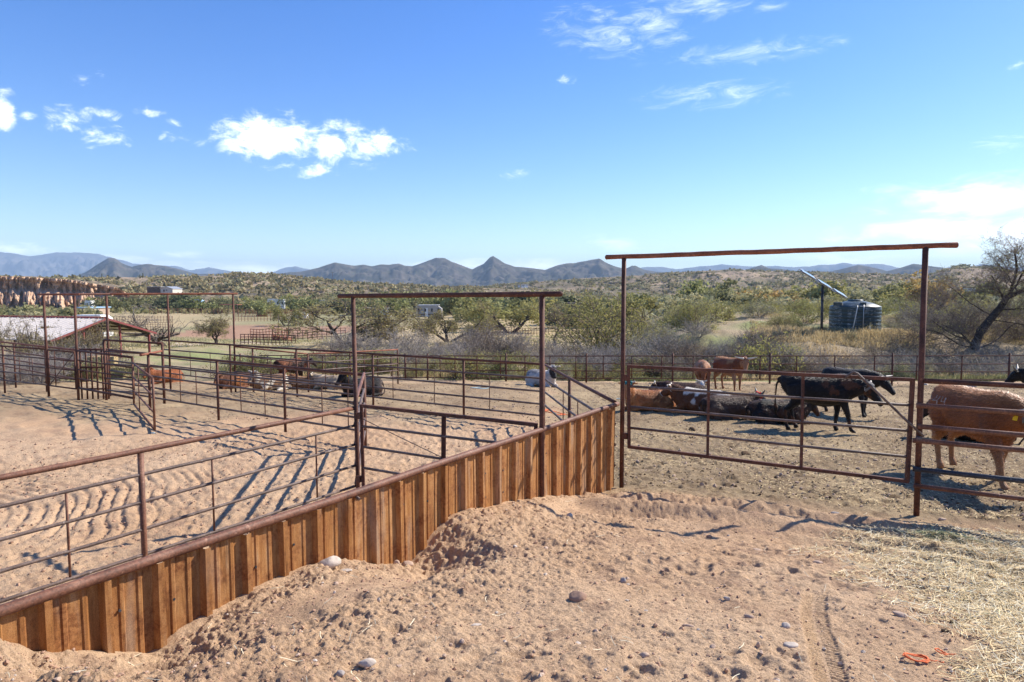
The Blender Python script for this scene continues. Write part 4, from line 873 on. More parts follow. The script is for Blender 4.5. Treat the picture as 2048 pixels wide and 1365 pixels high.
PROTO = {}
def proto(key, name, cat, build): PROTO[key] = (name, cat, build, [])
def make_plant(key, loc, H, rz, label, group=None, width=1.0, cat=None, name=None, var=None):
    nm, ct, build, made = PROTO[key]
    var = rnd.randrange(3) if var is None else var
    d = dict(made)
    if var not in d:
        root = empty(name or nm, (0, 0, 0)); build(root, var); h = max(np.percentile([v_.co.z for v_ in c_.data.vertices], 99.6) for c_ in root.children); root['_h'] = float(h); made.append((var, root)); o = root
        o.name = name or nm
    else:
        src = d[var]; o = copy_tree(src)
        if name: o.name = name
        else: o.name = nm
    for k in ('label', 'group', 'category'):
        if k in o: del o[k]
    s_ = H / o['_h']; o.location = loc; o.rotation_euler = (0, 0, rz); o.scale = (s_ * width, s_ * width, s_); tag(o, label, cat or ct, group)
    return o
def b_greybush(dense):
    def f(root, v):
        g = Grow(100 + v * 7 + int(dense * 10)); spec = [dict(seg=5, wob=.16, lift=.03, kids=(7, 10), ratio=.55, spread=.75, rr=.55), dict(seg=4, wob=.2, lift=.04, kids=(5, 8), ratio=.55, spread=.8, rr=.6, **{'from': .2}), dict(seg=3, wob=.25, lift=.05, kids=0, ratio=.5)]
        for k in range(15):
            a = g.r.uniform(0, 6.283); e = g.r.uniform(.25, 1.25); g.rec((g.r.uniform(-.12, .12), g.r.uniform(-.12, .12), -.08), (math.cos(a) * math.cos(e), math.sin(a) * math.cos(e), math.sin(e)), g.r.uniform(.9, 1.5), .022, 0, spec)
        np_obj('branches', g.wood(3, rmin=.0052), M['twig'] if v != 1 else M['twig_brown'], root, True)
        if dense < 1: np_obj('foliage', leaves_np(g.tips[::3], 1, .028, .04, v), M['sage'], root)
        return 1.75
    return f
proto('greybush', 'grey_bush', 'bush', b_greybush(1)); proto('greybush2', 'grey_bush', 'bush', b_greybush(.5))
def b_leafbush(mat, per, size, rnds, hh, stem='twig_brown', up=.2):
    def f(root, v):
        g = Grow(300 + v * 11 + int(size * 1000)); spec = [dict(seg=4, wob=.12, lift=.05, kids=(6, 8), ratio=.5, spread=.7, rr=.5), dict(seg=3, wob=.2, lift=.06, kids=(3, 5), ratio=.6, spread=.8, rr=.6), dict(seg=2, wob=.2, lift=.08, kids=0, ratio=.5)]
        for k in range(rnds):
            a = g.r.uniform(0, 6.283); e = g.r.uniform(up, 1.35); g.rec((g.r.uniform(-.1, .1), g.r.uniform(-.1, .1), -.06), (math.cos(a) * math.cos(e), math.sin(a) * math.cos(e), math.sin(e)), g.r.uniform(.6, 1.0), .016, 0, spec)
        np_obj('branches', g.wood(3, rmin=.004), M[stem], root, True); np_obj('foliage', leaves_np(g.tips, per, size, .055, v), M[mat], root); return hh
    return f
proto('creosote', 'creosote_bush', 'bush', b_leafbush('yellowgreen', 3, .038, 14, 1.25)); proto('olivebush', 'olive_bush', 'bush', b_leafbush('olive', 3, .036, 13, 1.2)); proto('sagebush', 'sage_bush', 'bush', b_leafbush('sage', 3, .034, 14, 1.15, 'twig', .1)); proto('bigbush', 'olive_bush', 'bush', b_leafbush('olive', 9, .017, 18, 1.25)); proto('bigcreosote', 'creosote_bush', 'bush', b_leafbush('yellowgreen', 9, .019, 18, 1.25)); proto('greenbush', 'green_bush', 'bush', b_leafbush('brightgreen', 4, .040, 13, 1.2)); proto('darkbush', 'dark_bush', 'bush', b_leafbush('darkgreen', 5, .042, 15, 1.1, up=.05)); proto('mesqbush', 'mesquite_bush', 'bush', b_leafbush('mesq', 4, .042, 14, 1.2))
def b_baretree(lf, per, stems, bark='bark', fine='twig_brown', dense=1.0, lsize=.05, lift0=.02):
    def f(root, v):
        g = Grow(500 + v * 13 + stems * 3 + per); k_ = dense
        spec = [dict(seg=5, wob=.14, lift=lift0, kids=(5, 6), ratio=.72, spread=.85, rr=.62, **{'from': .45}), dict(seg=5, wob=.18, lift=.03, kids=(5, 7), ratio=.6, spread=.85, rr=.5), dict(seg=4, wob=.24, lift=.0, kids=(int(5 * k_), int(7 * k_)), ratio=.55, spread=.9, rr=.5, **{'from': .15}), dict(seg=3, wob=.3, lift=-.02, kids=(3, 4), ratio=.55, spread=.9, rr=.55, **{'from': .2}), dict(seg=2, wob=.3, lift=0, kids=0, ratio=.5)]
        for k in range(stems):
            a = g.r.uniform(0, 6.283) if stems > 1 else 1.0; e = g.r.uniform(.8, 1.3); g.rec((0, 0, -.2), (math.cos(a) * math.cos(e), math.sin(a) * math.cos(e), math.sin(e)), g.r.uniform(1.5, 1.9), .16 if stems == 1 else .10, 0, spec)
        thick = [l for l in g.lines if l[1][0] > .022]; thin = [l for l in g.lines if l[1][0] <= .022]
        g.lines = thick; np_obj('trunk', g.wood(5), M[bark], root, True); g.lines = thin; np_obj('twigs', g.wood(3, rmin=.0068), M[fine], root, True)
        if per: np_obj('foliage', leaves_np(g.tips[::2], per, lsize, .09, v), M[lf], root)
        return 4.6
    return f
proto('baretree', 'bare_mesquite', 'tree', b_baretree('pods', 1, 2)); proto('podtree', 'mesquite_tree', 'tree', b_baretree('pods', 2, 3, dense=1.0, lsize=.06)); proto('oldtree', 'bare_mesquite', 'tree', b_baretree('pods', 0, 1, fine='bark_pale'))
def b_fartree(mat, per=5, size=.17, stems=2, bark='bark', open_=1.0):
    def f(root, v):
        g = Grow(900 + v * 17 + int(size * 100)); spec = [dict(seg=4, wob=.12, lift=.03, kids=(4, 5), ratio=.7, spread=.8, rr=.6, **{'from': .4}), dict(seg=3, wob=.2, lift=.02, kids=(4, 5), ratio=.62, spread=.9, rr=.5), dict(seg=2, wob=.25, lift=-.02, kids=(3, 4), ratio=.6, spread=.9, rr=.5, **{'from': .2}), dict(seg=2, wob=.3, lift=-.06, kids=0, ratio=.5)]
        for k in range(stems):
            a = g.r.uniform(0, 6.283); e = g.r.uniform(.75, 1.3); g.rec((0, 0, -.3), (math.cos(a) * math.cos(e), math.sin(a) * math.cos(e), math.sin(e)), g.r.uniform(1.2, 1.6), .11, 0, spec)
        np_obj('trunk', g.wood(3), M[bark], root, True); np_obj('crown', leaves_np(g.tips, per, size, .17, v), M[mat], root); return 3.9
    return f
proto('mesqtree', 'mesquite_tree', 'tree', b_fartree('mesq')); proto('paloverde', 'palo_verde', 'tree', b_fartree('brightgreen', 4)); proto('finetree', 'feathery_tree', 'tree', b_fartree('olive', 16, .075)); proto('darktree', 'dark_tree', 'tree', b_fartree('darkgreen', 7)); proto('sagetree', 'grey_green_tree', 'tree', b_fartree('sage', 4)); proto('olivetree', 'olive_tree', 'tree', b_fartree('olive', 4)); proto('drytree', 'dry_tree', 'tree', b_fartree('dry', 3, .14, 3, 'bark_pale'))
def at_uY(u, Y): x = (u - 1024) / F * Y; return (x, Y, gz(x, Y))
def plant(key, u, Y, H, label, group=None, width=1.0, dz=0.0, **k):
    x, y, z = at_uY(u, Y); return make_plant(key, (x, y, z + dz), H, rnd.uniform(0, 6.28), label, group, width, **k)
def top(u, v, Y): return PY(u, v, Y).z - gz((u - 1024) / F * Y, Y)

# --- trees one can tell apart
for u, Y, vt, key, wd, lab in (
    (328, 82, 606, 'oldtree', 1.35, 'bare grey mesquite with dark limbs between the posts of the widest low arch'),
    (432, 84, 622, 'podtree', 1.35, 'drooping grey brown mesquite beside the last post of the widest low arch'),
    (690, 78, 598, 'podtree', 1.9, 'biggest spreading mesquite with a thick dark trunk, left of the middle arch post'),
    (790, 84, 624, 'baretree', 1.15, 'thin forked mesquite seen inside the middle arch, left of the purple grey bush'),
    (897, 92, 604, 'podtree', 1.25, 'round headed mesquite with pale yellow tips inside the middle arch'),
    (1020, 128, 592, 'finetree', 1.25, 'full rounded feathery green tree in the field behind the middle arch'),
    (572, 150, 611, 'finetree', .8, 'small round green tree standing alone by the far red corral'),
    (516, 190, 603, 'paloverde', .8, 'bushy green tree left of the long white camper'),
    (1235, 120, 586, 'finetree', 1.1, 'tall green tree crossed by the left post of the tallest arch'),
    (1845, 74, 548, 'drytree', .9, 'orange brown leafed tree behind the right post of the tallest arch'),
    (1925, 52, 562, 'oldtree', .9, 'pale bare tree left of the leaning dark mesquite')):
    plant(key, u, Y, top(u, vt, Y), lab, None, wd)
# twisted trunk
x, y, z = at_uY(1112, 88); g = Grow(77); root = thing('twisted_mesquite', (x, y, z), 'small mesquite with an S shaped bare trunk just right of the middle arch', 'tree')
H_ = top(1112, 608, 88); q = [Vector((0, 0, -.3)), Vector((-.15, 0, .5)), Vector((-.25, 0, 1.0)), Vector((.05, 0, 1.6)), Vector((.32, .1, 2.1)), Vector((.28, 0, 2.7)), Vector((-.05, 0, 3.2))]
g.lines.append((q, [.17, .15, .14, .13, .12, .10, .08])); spec = [dict(seg=4, wob=.2, lift=.05, kids=(5, 7), ratio=.6, spread=.9, rr=.5), dict(seg=3, wob=.25, lift=.02, kids=(5, 7), ratio=.6, spread=.9, rr=.5), dict(seg=2, wob=.3, kids=(4, 5), ratio=.6, spread=.9, rr=.6), dict(seg=2, wob=.3, kids=0, ratio=.5)]
for k in range(7): g.rec(q[4 + k % 3], (g.r.uniform(-1, .7), g.r.uniform(-.7, .7), g.r.uniform(.5, 1.2)), 1.5, .055, 0, spec)
g.rec(q[3], (1, .1, .35), 1.1, .035, 1, spec)
th_ = [l for l in g.lines if l[1][0] > .03]; tn_ = [l for l in g.lines if l[1][0] <= .03]
g.lines = th_; np_obj('trunk', g.wood(5), M['bark'], root, True); g.lines = tn_; np_obj('twigs', g.wood(3, rmin=.008), M['twig_brown'], root, True); np_obj('foliage', leaves_np(g.tips[::2], 1, .06, .08, 5), M['pods'], root)
# the leaning dark mesquite on the right
x, y, z = at_uY(1952, 37.3); g = Grow(78); root = thing('leaning_mesquite', (x, y, z), 'large leafless mesquite with a thick dark trunk leaning right at the photo edge', 'tree')
k_ = 37.3 / F
def tp(u, v, dy=0): return Vector(((u - 1952) * k_, dy, (700 - v) * k_ + (HC - 120 * k_ - z) - 0))
main = [tp(1951, 712), tp(1953, 690), tp(1962, 664), tp(1985, 640, .2), tp(2006, 618, .3), tp(2022, 596, .4), tp(2048, 585, .5), tp(2085, 572, .6), tp(2130, 566, .8)]
g.lines.append((main, [.27, .25, .22, .20, .18, .155, .12, .09, .05]))
spec = [dict(seg=6, wob=.15, lift=.03, kids=(13, 16), ratio=.52, spread=.85, rr=.42, **{'from': .12}), dict(seg=5, wob=.2, lift=.02, kids=(8, 10), ratio=.55, spread=.85, rr=.5, **{'from': .15}), dict(seg=3, wob=.25, kids=(6, 7), ratio=.6, spread=.9, rr=.6, **{'from': .15}), dict(seg=2, wob=.3, kids=0, ratio=.5)]
for p0, p1, r0 in ((tp(2022, 597, .4), tp(2040, 520, -.3), .10), (tp(2012, 610, .3), tp(1985, 545, -.8), .085), (tp(1990, 632, .2), tp(1930, 575, 1.0), .05), (tp(2022, 597, .4), tp(2075, 520, .9), .085), (tp(2000, 622, .3), tp(2060, 600, -1.2), .06), (tp(1953, 692), tp(1860, 650, -.6), .07), (tp(1952, 696), tp(1840, 690, .3), .06), (tp(1952, 696), tp(1875, 628, -.9), .05), (tp(2085, 572, .6), tp(2110, 515, .2), .06), (tp(1985, 640), tp(2060, 660, -.8), .05), (tp(2048, 585, .5), tp(2020, 530, 1.4), .06), (tp(1953, 700), tp(2050, 676, .5), .07)):
    g.rec(p0, p1 - p0, (p1 - p0).length * 1.1, r0 * .72, 0, spec)
th_ = [l for l in g.lines if l[1][0] > .03]; tn_ = [l for l in g.lines if l[1][0] <= .03]
g.lines = th_; np_obj('trunk', g.wood(6), M['bark'], root, True); g.lines = tn_; np_obj('twigs', g.wood(3, rmin=.0048), M['twig_brown'], root, True); np_obj('foliage', leaves_np(g.tips[::9], 1, .045, .05, 6), M['yellowgreen'], root)
# --- bushes with a place of their own
for u, Y, vt, key, wd, lab in (
    (968, 43, 651, 'greybush', 1.35, 'broad purple grey leafless bush low inside the middle arch'),
    (1388, 42, 596, 'bigcreosote', 1.15, 'large yellow green bush with bare lower stems right of the left arch post'),
    (1200, 50, 588, 'bigbush', 1.35, 'tall olive bush left of the left post of the tallest arch'),
    (1562, 45, 629, 'bigbush', 1.7, 'wide pale green rounded bush on the bank left of the solar pole'),
    (1592, 43.5, 640, 'darkbush', 1.35, 'dark green dense bush at the bank edge beside the pale rounded bush'),
    (1800, 66, 594, 'greenbush', 1.5, 'bright green leafy bush behind the right side of the water tank'),
    (1308, 40, 636, 'sagebush', 1.2, 'low grey green bush on the bank lip left of the large yellow green bush'),
    (1906, 31.2, 706, 'greybush', 1.2, 'leafless twiggy bush just behind the back fence at right'),
    (1540, 32, 664, 'creosote', .9, 'upright yellow green bush growing up the bare bank slope'),
    (1792, 30.5, 730, 'darkbush', 1.4, 'low dark twiggy bush at the foot of the back fence near the right arch post')):
    plant(key, u, Y, max(.4, top(u, vt, Y)), lab, None, wd)
# --- plants nothing tells apart
def scatter(key, n, ur, Yr, Hr, label, group, wd=(.9, 1.3), dz=0):
    for k in range(n):
        u = ur[0] + (ur[1] - ur[0]) * (k + rnd.uniform(.05, .95)) / n; plant(key, u, rnd.uniform(*Yr), rnd.uniform(*Hr), label, group, rnd.uniform(*wd), dz)
Lg = 'leafless grey bush in the brushy wash behind the corral fence'; Gg = 'grey bushes along the wash'
scatter('greybush', 26, (1120, 1640), (31.5, 37), (1.1, 1.9), Lg, Gg); scatter('greybush2', 12, (1060, 1560), (34, 39), (1.2, 2.0), Lg, Gg)
scatter('greybush', 17, (640, 1120), (36, 50), (1.4, 2.4), Lg, Gg); scatter('greybush2', 9, (600, 1150), (32, 42), (1.0, 1.6), Lg, Gg); scatter('greybush2', 14, (1640, 2100), (31, 36), (.9, 1.5), Lg, Gg)
Lo = 'low yellowish olive tuft of brush close behind the corral fence'; Go = 'olive brush close behind the back fence'
scatter('olivebush', 26, (470, 1330), (29.6, 33), (.7, 1.25), Lo, Go); scatter('sagebush', 20, (520, 2060), (29.4, 33), (.5, .9), Lo, Go); scatter('creosote', 10, (880, 1620), (30, 34), (.6, 1.2), Lo, Go)
Lb = 'rounded yellow green bush on the sandy flat beyond the wash'; Gb = 'bushes on the flat beyond the wash'
scatter('creosote', 30, (1260, 2060), (46, 75), (.9, 1.6), Lb, Gb, (1.1, 1.5)); scatter('sagebush', 40, (1240, 2060), (48, 110), (.9, 1.7), Lb, Gb, (1.1, 1.6)); scatter('greenbush', 14, (1250, 1640), (60, 120), (1.0, 1.8), Lb, Gb, (1.1, 1.5)); scatter('olivebush', 18, (1240, 2060), (70, 150), (1.2, 2.4), Lb, Gb, (1.0, 1.5))
scatter('sagebush', 26, (1640, 2080), (38.5, 46), (.35, .8), 'small grey green shrub in the dry grass around the water tank', 'shrubs around the tank', (.9, 1.5)); scatter('greybush2', 16, (1775, 2080), (38.5, 52), (.9, 1.8), 'tangled grey green brush between the tank and the leaning mesquite', 'brush right of the tank')
Lr = 'bare grey thicket brush in front of the pale barn roof'; Gr = 'thicket in front of the barn'
scatter('greybush', 16, (70, 215), (30, 36), (1.1, 1.7), Lr, Gr); scatter('greybush', 12, (-60, 130), (26, 32), (.8, 1.25), Lr, Gr); scatter('baretree', 8, (-20, 200), (33, 37), (2.0, 2.9), 'slender bare sapling standing in front of the barn roof', 'saplings by the barn', (.5, .8)); scatter('mesqbush', 8, (20, 300), (28, 32), (.6, 1.0), 'low green brush under the bare thicket left of the chute', 'low green brush by the left fence')
Lf = 'feathery grey green desert tree in the wooded belt across the valley'; Gf = 'trees across the valley floor'
def fscatter(n, ur, Yr, Hr, keys, wd=(1.0, 1.5)):
    for k in range(n): 
        u = ur[0] + (ur[1] - ur[0]) * (k + rnd.uniform(.05, .95)) / n; plant(rnd.choice(keys), u, rnd.uniform(*Yr), rnd.uniform(*Hr), Lf, Gf, rnd.uniform(*wd))
fscatter(26, (-120, 180), (105, 150), (2.8, 4.6), ['mesqtree', 'paloverde', 'sagetree', 'sagetree']); fscatter(13, (180, 480), (225, 285), (4, 6.5), ['mesqtree', 'mesqtree', 'paloverde', 'darktree']); fscatter(18, (480, 760), (225, 285), (4, 6.5), ['mesqtree', 'sagetree', 'paloverde'])
fscatter(30, (690, 1200), (190, 275), (4.5, 7.5), ['mesqtree', 'mesqtree', 'paloverde', 'sagetree', 'darktree']); fscatter(12, (930, 1260), (135, 190), (3.5, 6), ['mesqtree', 'darktree', 'olivetree', 'paloverde'])
fscatter(36, (1240, 2100), (150, 330), (3.5, 6.5), ['mesqtree', 'sagetree', 'olivetree', 'sagetree', 'paloverde']); fscatter(22, (1250, 2080), (85, 150), (2.0, 3.6), ['sagetree', 'olivetree', 'mesqtree', 'drytree'])
# --- grass and weeds: nobody could count them
def blades(name, n, region, hgt, mat, label, seed, wid=.012, lean=.5, kind='stuff', cat='grass'):
    g = np.random.default_rng(seed); x, y, h = region(g, n); n = len(x); z = ground_z(x, y)
    a = g.uniform(0, 6.283, n); hh = hgt * g.uniform(.4, 1.2, n) * h; dx, dy = np.cos(a), np.sin(a); le = g.uniform(.1, lean, n) * hh; w_ = wid * (1 + y / 40)
    b = g.uniform(0, 6.283, n); p0 = np.stack((x - dy * w_, y + dx * w_, z - .02), 1); p1 = np.stack((x + dy * w_, y - dx * w_, z - .02), 1)
    p2 = np.stack((x + dx * le * .4 + dy * w_ * .6, y + dy * le * .4 - dx * w_ * .6, z + hh * .6), 1); p3 = np.stack((x + dx * le, y + dy * le, z + hh), 1)
    V = np.stack((p0, p1, p2, p3), 1).reshape(-1, 3); o = mesh_np(name, V, np.arange(len(V)).reshape(-1, 4), mat, None, False); tag(o, label, cat, kind=kind); return o
def reg(u0, u1, y0, y1, fr=.25, thr=.0, seed=5):
    def f(g, n):
        u = g.uniform(u0, u1, n); y = y0 + (y1 - y0) * g.uniform(0, 1, n) ** 1.2; x = (u - 1024) / F * y; k = fbm(x, y, fr, 3, seed); m = k > thr; return x[m], y[m], np.clip(.5 + k[m], .3, 1.2)
    return f
blades('dry_grass', 42000, reg(1500, 2150, 37.5, 58, .2, -.15), .28, M['straw'], 'dry tan grass covering the bank around the tank', 31, .010)
blades('green_grass', 52000, reg(430, 2150, 29.2, 34, .35, -.05, 15), .26, M['mesq'], 'short green weeds along the outside of the back fence', 32, .010)
blades('wash_grass', 30000, reg(430, 2150, 30, 40, .3, .0, 25), .38, M['straw'], 'pale dead grass in the wash', 33, .010)
blades('field_grass', 40000, reg(200, 1250, 60, 115, .06, -.05, 35), .30, M['sage'], 'thin yellow green grass on the valley fields', 34, .016)
# --- brush covering the slopes, one mass to the eye
def clumps(name, P, size, mat, label, seed, quads=7):
    g = np.random.default_rng(seed); n = len(P); s_ = size * g.uniform(.45, 1.3, n) ** 1.0
    c = np.repeat(P, quads, 0); sr = np.repeat(s_, quads)[:, None]; o = g.normal(0, .42, (n * quads, 3)) * sr; o[:, 2] = np.abs(o[:, 2]) * .75 + .15 * sr[:, 0]
    c = c + o; nrm = g.normal(0, 1, (n * quads, 3)); a = np.cross(nrm, g.normal(0, 1, (n * quads, 3))); a /= np.linalg.norm(a, axis=1)[:, None]; b = np.cross(nrm, a); b /= np.linalg.norm(b, axis=1)[:, None]
    k = sr * g.uniform(.3, .6, (n * quads, 1)); V = np.stack((c - a * k, c - b * k * .8, c + a * k, c + b * k * .8), 1).reshape(-1, 3)
    o = mesh_np(name, V, np.arange(len(V)).reshape(-1, 4), mat, None, False); tag(o, label, 'brush', kind='stuff'); return o
def on_ridge(o, n, seed, tmin=0.0):
    g = np.random.default_rng(seed); nv = len(o.data.vertices); P = np.empty(nv * 3, np.float32); o.data.vertices.foreach_get('co', P); P = P.reshape(-1, 3); fc = g.integers(0, len(o.data.polygons), n * 2)
    idx = np.empty(len(o.data.loops), np.int32); o.data.loops.foreach_get('vertex_index', idx); idx = idx.reshape(-1, 4)[fc]; w = g.dirichlet((1, 1, 1, 1), len(fc)); Q = (P[idx] * w[:, :, None]).sum(1)
    k = fbm(Q[:, 0], Q[:, 1], .02, 3, seed); return Q[k > -.12][:n]
for k_i, (o_, n_, sz) in enumerate(((hl, 7000, 2.0), (hr, 11000, 2.5))):
    Q = on_ridge(o_, n_, 50 + k_i); g_ = np.random.default_rng(9); pick = g_.random(len(Q))
    clumps('hillside_brush', Q[pick < .55], sz, M['slope'], ('olive brush thick on the left slope', 'olive brush thick on the right hillside')[k_i], 60 + k_i)
    clumps('hillside_brush', Q[(pick >= .55) & (pick < .8)], sz * .9, M['sage'], ('grey green brush mixed over the left slope', 'grey green brush mixed over the right hillside')[k_i], 62 + k_i)
    clumps('hillside_brush', Q[pick >= .8], sz * 1.0, M['slope_dark'], ('dark brush dotted over the left slope', 'dark brush dotted over the right hillside')[k_i], 64 + k_i)
def flat_brush(n, ur, yr, seed, bias=0):
    g = np.random.default_rng(seed); u = g.uniform(*ur, n); y = np.exp(g.uniform(math.log(yr[0]), math.log(yr[1]), n)); x = (u - 1024) / F * y; k = fbm(x, y, .015, 3, seed); m = k > bias; x, y = x[m], y[m]
    return np.stack((x, y, ground_z(x, y, False)), 1)
clumps('valley_brush', flat_brush(1700, (1230, 2150), (120, 520), 71, -.2), 1.9, M['sage'], 'low grey green brush over the flat right of the valley', 72, 8)
clumps('valley_brush', flat_brush(900, (-150, 1230), (215, 310), 73, -.1), 1.8, M['mesq'], 'low green brush at the foot of the left slope', 74, 8)
# ------------------------------------------------------------------ tank, solar array, barn, valley buildings
M['tank'] = None
m = NT('green_black_poly').set(.42, 0, .45); p = m.pos((1, 1, 1), True)
lime = m.math('MULTIPLY', m.ramp(m.noise(m.pos((1.6, 1.6, 9), True), 2.0, 5, .7), [(.50, (0, 0, 0)), (.60, (1, 1, 1))]), m.ramp(m.noise(m.pos((2.5, 2.5, .25), True), 1.3, 3, .5), [(.44, (0, 0, 0)), (.54, (1, 1, 1))]))
m.col(m.mix(m.math('MULTIPLY', lime, .8), m.ramp(m.noise(p, 3, 4, .5), [(.3, (.018, .034, .036)), (.7, (.028, .050, .052))]), (.30, .33, .33))); M['tank'] = m.mat
M['pvc'] = simple('white_pvc', (.68, .67, .62), .08, 6, .5); M['white_paint'] = simple('white_paint', (.74, .73, .70), .06, .6, .5); M['cream_paint'] = simple('cream_siding', (.58, .52, .44), .08, .6, .6); M['roof_white'] = simple('pale_metal_roof', (.66, .59, .51), .05, .35, .5, .4)
M['red_trim'] = simple('red_trim', (.22, .055, .05), .15, 2, .6); M['steel'] = simple('galvanised_steel', (.42, .43, .44), .12, 5, .45, .5, metal=.4); M['glass_dark'] = simple('dark_window', (.02, .024, .03), .1, 2, .15, .5); M['tan_wall'] = simple('tan_wall', (.40, .30, .22), .12, .8, .85); M['brown_wall'] = simple('brown_wall', (.12, .085, .065), .15, .8, .85); M['grey_trailer'] = simple('grey_trailer', (.34, .32, .29), .1, .8, .5)
M['blue_paint'] = simple('blue_paint', (.05, .13, .32), .2, 1, .4); M['pale_blue'] = simple('pale_blue_panel', (.30, .45, .58), .1, 1, .4); M['hay'] = simple('hay', (.36, .27, .14), .35, 12, .95, .1, .6, 60); M['old_hay'] = simple('old_hay', (.20, .13, .07), .35, 10, .95, .1, .6, 50); M['pole_wood'] = simple('pole_wood', (.10, .075, .055), .3, 2, .95); M['saguaro'] = simple('saguaro_skin', (.07, .085, .045), .2, 3, .8); M['rubber'] = simple('tyre_rubber', (.02, .02, .02), .2, 4, .9); M['shade_roof'] = simple('dark_shade_roof', (.09, .065, .055), .2, 1, .8); M['roof_tile'] = simple('pale_flat_roof', (.52, .47, .40), .1, .3, .8); M['stucco'] = simple('orange_stucco', (.50, .30, .17), .1, .5, .9)
Y = 42.0; tc_ = PY(1708.5, 660, Y); tx, ty = tc_.x, Y; tz = gz(tx, ty) - .02; tk = thing('water_tank', (tx, ty, tz), 'dark green black plastic water tank with pale lime streaks, on the dry bank', 'water tank')
TR = 47 / F * Y; TH = 54 / F * Y
prof_ = [(TR * .98, -.15), (TR, 0), (TR, .05)]; z_ = .05
for k in range(7): prof_ += [(TR * 1.0, z_ + .02), (TR * 1.006, z_ + .07), (TR * 1.006, z_ + .12), (TR * .992, z_ + .17), (TR * .992, z_ + .19)]; z_ += (TH - .1) / 7
prof_ += [(TR * 1.0, TH - .03), (TR * .985, TH + .01), (TR * .62, TH + .22), (TR * .36, TH + .31), (TR * .33, TH + .32)]
def lathe(prof, c, seg=48):
    vs, fs = [], []
    for r, z in prof:
        for k in range(seg): a = 6.2832 * k / seg; vs.append((c[0] + r * math.cos(a), c[1] + r * math.sin(a), c[2] + z))
    for i in range(len(prof) - 1):
        for k in range(seg): k2 = (k + 1) % seg; fs.append((i * seg + k, i * seg + k2, (i + 1) * seg + k2, (i + 1) * seg + k))
    return MB().add(vs, fs).add([vs[(len(prof) - 1) * seg + k] for k in range(seg)], [tuple(range(seg))])
lathe(prof_, (tx, ty, tz)).build('tank_shell', M['tank'], tk)
lathe([(TR * .31, TH + .25), (TR * .31, TH + .36), (TR * .29, TH + .40), (TR * .05, TH + .42)], (tx, ty, tz), 28).build('manhole_lid', M['tank'], tk)
q = Vector((tx, ty, tz)); fwd = Vector((-tx, -ty, 0)).normalized(); sid = Vector((-fwd.y, fwd.x, 0))
# the flat shoulder with the fitting at the front left and right top
for s_, w_ in ((-.66, .48), (.30, .30)):
    c = q + sid * (-s_ * TR * -1) + fwd * TR * .55; MB().box((c.x, c.y, tz + TH + .13), w_, .5, .26, math.atan2(sid.y, sid.x)).build('moulded_shoulder', M['tank'], tk)
a0 = q + fwd * (TR * 1.03) + sid * .18; MB().tube([a0 + sid * -.30 + Vector((0, 0, .05)), a0 + Vector((0, 0, TH * .96)) + sid * -.06, a0 + Vector((0, 0, TH + .06)) + sid * -.05 - fwd * .12], .028, 8).build('fill_pipe', M['pvc'], tk)
a1 = q + fwd * (TR * 1.0) + sid * .46; MB().tube([a1 + Vector((0, 0, .02)), a1 + Vector((0, 0, TH * .9)), a1 + Vector((0, 0, TH + .12)) - fwd * .15], .022, 8).build('vent_pipe', M['steel'], tk)
a2 = q + fwd * TR * .93 + sid * .75; MB().tube([a2 + Vector((0, 0, 0)), a2 + Vector((0, 0, .5)) + fwd * .1, a2 + Vector((0, 0, .55)) + fwd * .16 + sid * .06, a2 + Vector((0, 0, .3)) + fwd * .2 + sid * .1], .02, 8).build('hose', M['pvc'], tk)
# solar array
Y = 40.5; b_ = PY(1643, 664, Y); sp = thing('solar_array', (b_.x, Y, gz(b_.x, Y)), 'steep rack of three solar panels on a dark pole left of the water tank', 'solar panel')
t_ = PY(1645, 572, Y); MB().tube([(b_.x, Y, gz(b_.x, Y) - .2), tuple(t_)], .075, 12).build('pole', M['pipe_dark'], sp)
r0, r1 = PY(1602, 543, Y + .1), PY(1690, 595, Y - .1); dv = (r1 - r0).normalized(); sv = Vector((.545, .838, .0)).normalized(); sv = (sv - dv * sv.dot(dv)).normalized(); nv = dv.cross(sv); nv = nv if nv.z > 0 else -nv
L_ = (r1 - r0).length
for s_ in (-.22, .22): MB().bar(r0 + sv * s_, r1 + sv * s_, .05, .06).build('rack_rail', M['steel'], sp)
mp = NT('solar_glass').set(.12, 0, .6); gw = mp.n('ShaderNodeTexBrick'); mp.l(mp.pos((1, 1, 1), True), gw.inputs['Vector']); gw.inputs['Scale'].default_value = 6; gw.inputs['Color1'].default_value = (.22, .27, .33, 1); gw.inputs['Color2'].default_value = (.20, .25, .31, 1); gw.inputs['Mortar'].default_value = (.5, .52, .55, 1); gw.inputs['Mortar Size'].default_value = .012; mp.col(gw.outputs[0]); M['pv'] = mp.mat  # cell colours made paler to stand in for the sky's reflection
for t0, t1 in ((.0, .29), (.40, .66), (.76, .99)):
    a, c = r0 + dv * L_ * t0 + nv * .05, r0 + dv * L_ * t1 + nv * .05; mb = MB(); vs = []
    for h_ in (0, .035):
        for pp in (a - sv * .48, c - sv * .48, c + sv * .48, a + sv * .48): vs.append(pp + nv * h_)
    mb.add(vs, [(0, 3, 2, 1), (4, 5, 6, 7), (0, 1, 5, 4), (1, 2, 6, 5), (2, 3, 7, 6), (3, 0, 4, 7)], 0, False); po = mb.build('panel_frame', M['steel'], sp)
    g2 = MB(); i_ = .03; g2.add([a - sv * (.48 - i_) + dv * i_ + nv * .038, c - sv * (.48 - i_) - dv * i_ + nv * .038, c + sv * (.48 - i_) - dv * i_ + nv * .038, a + sv * (.48 - i_) + dv * i_ + nv * .038], [(0, 1, 2, 3)], 0, False); go_ = g2.build('panel_glass', M['pv'], sp); go_.parent = po; 
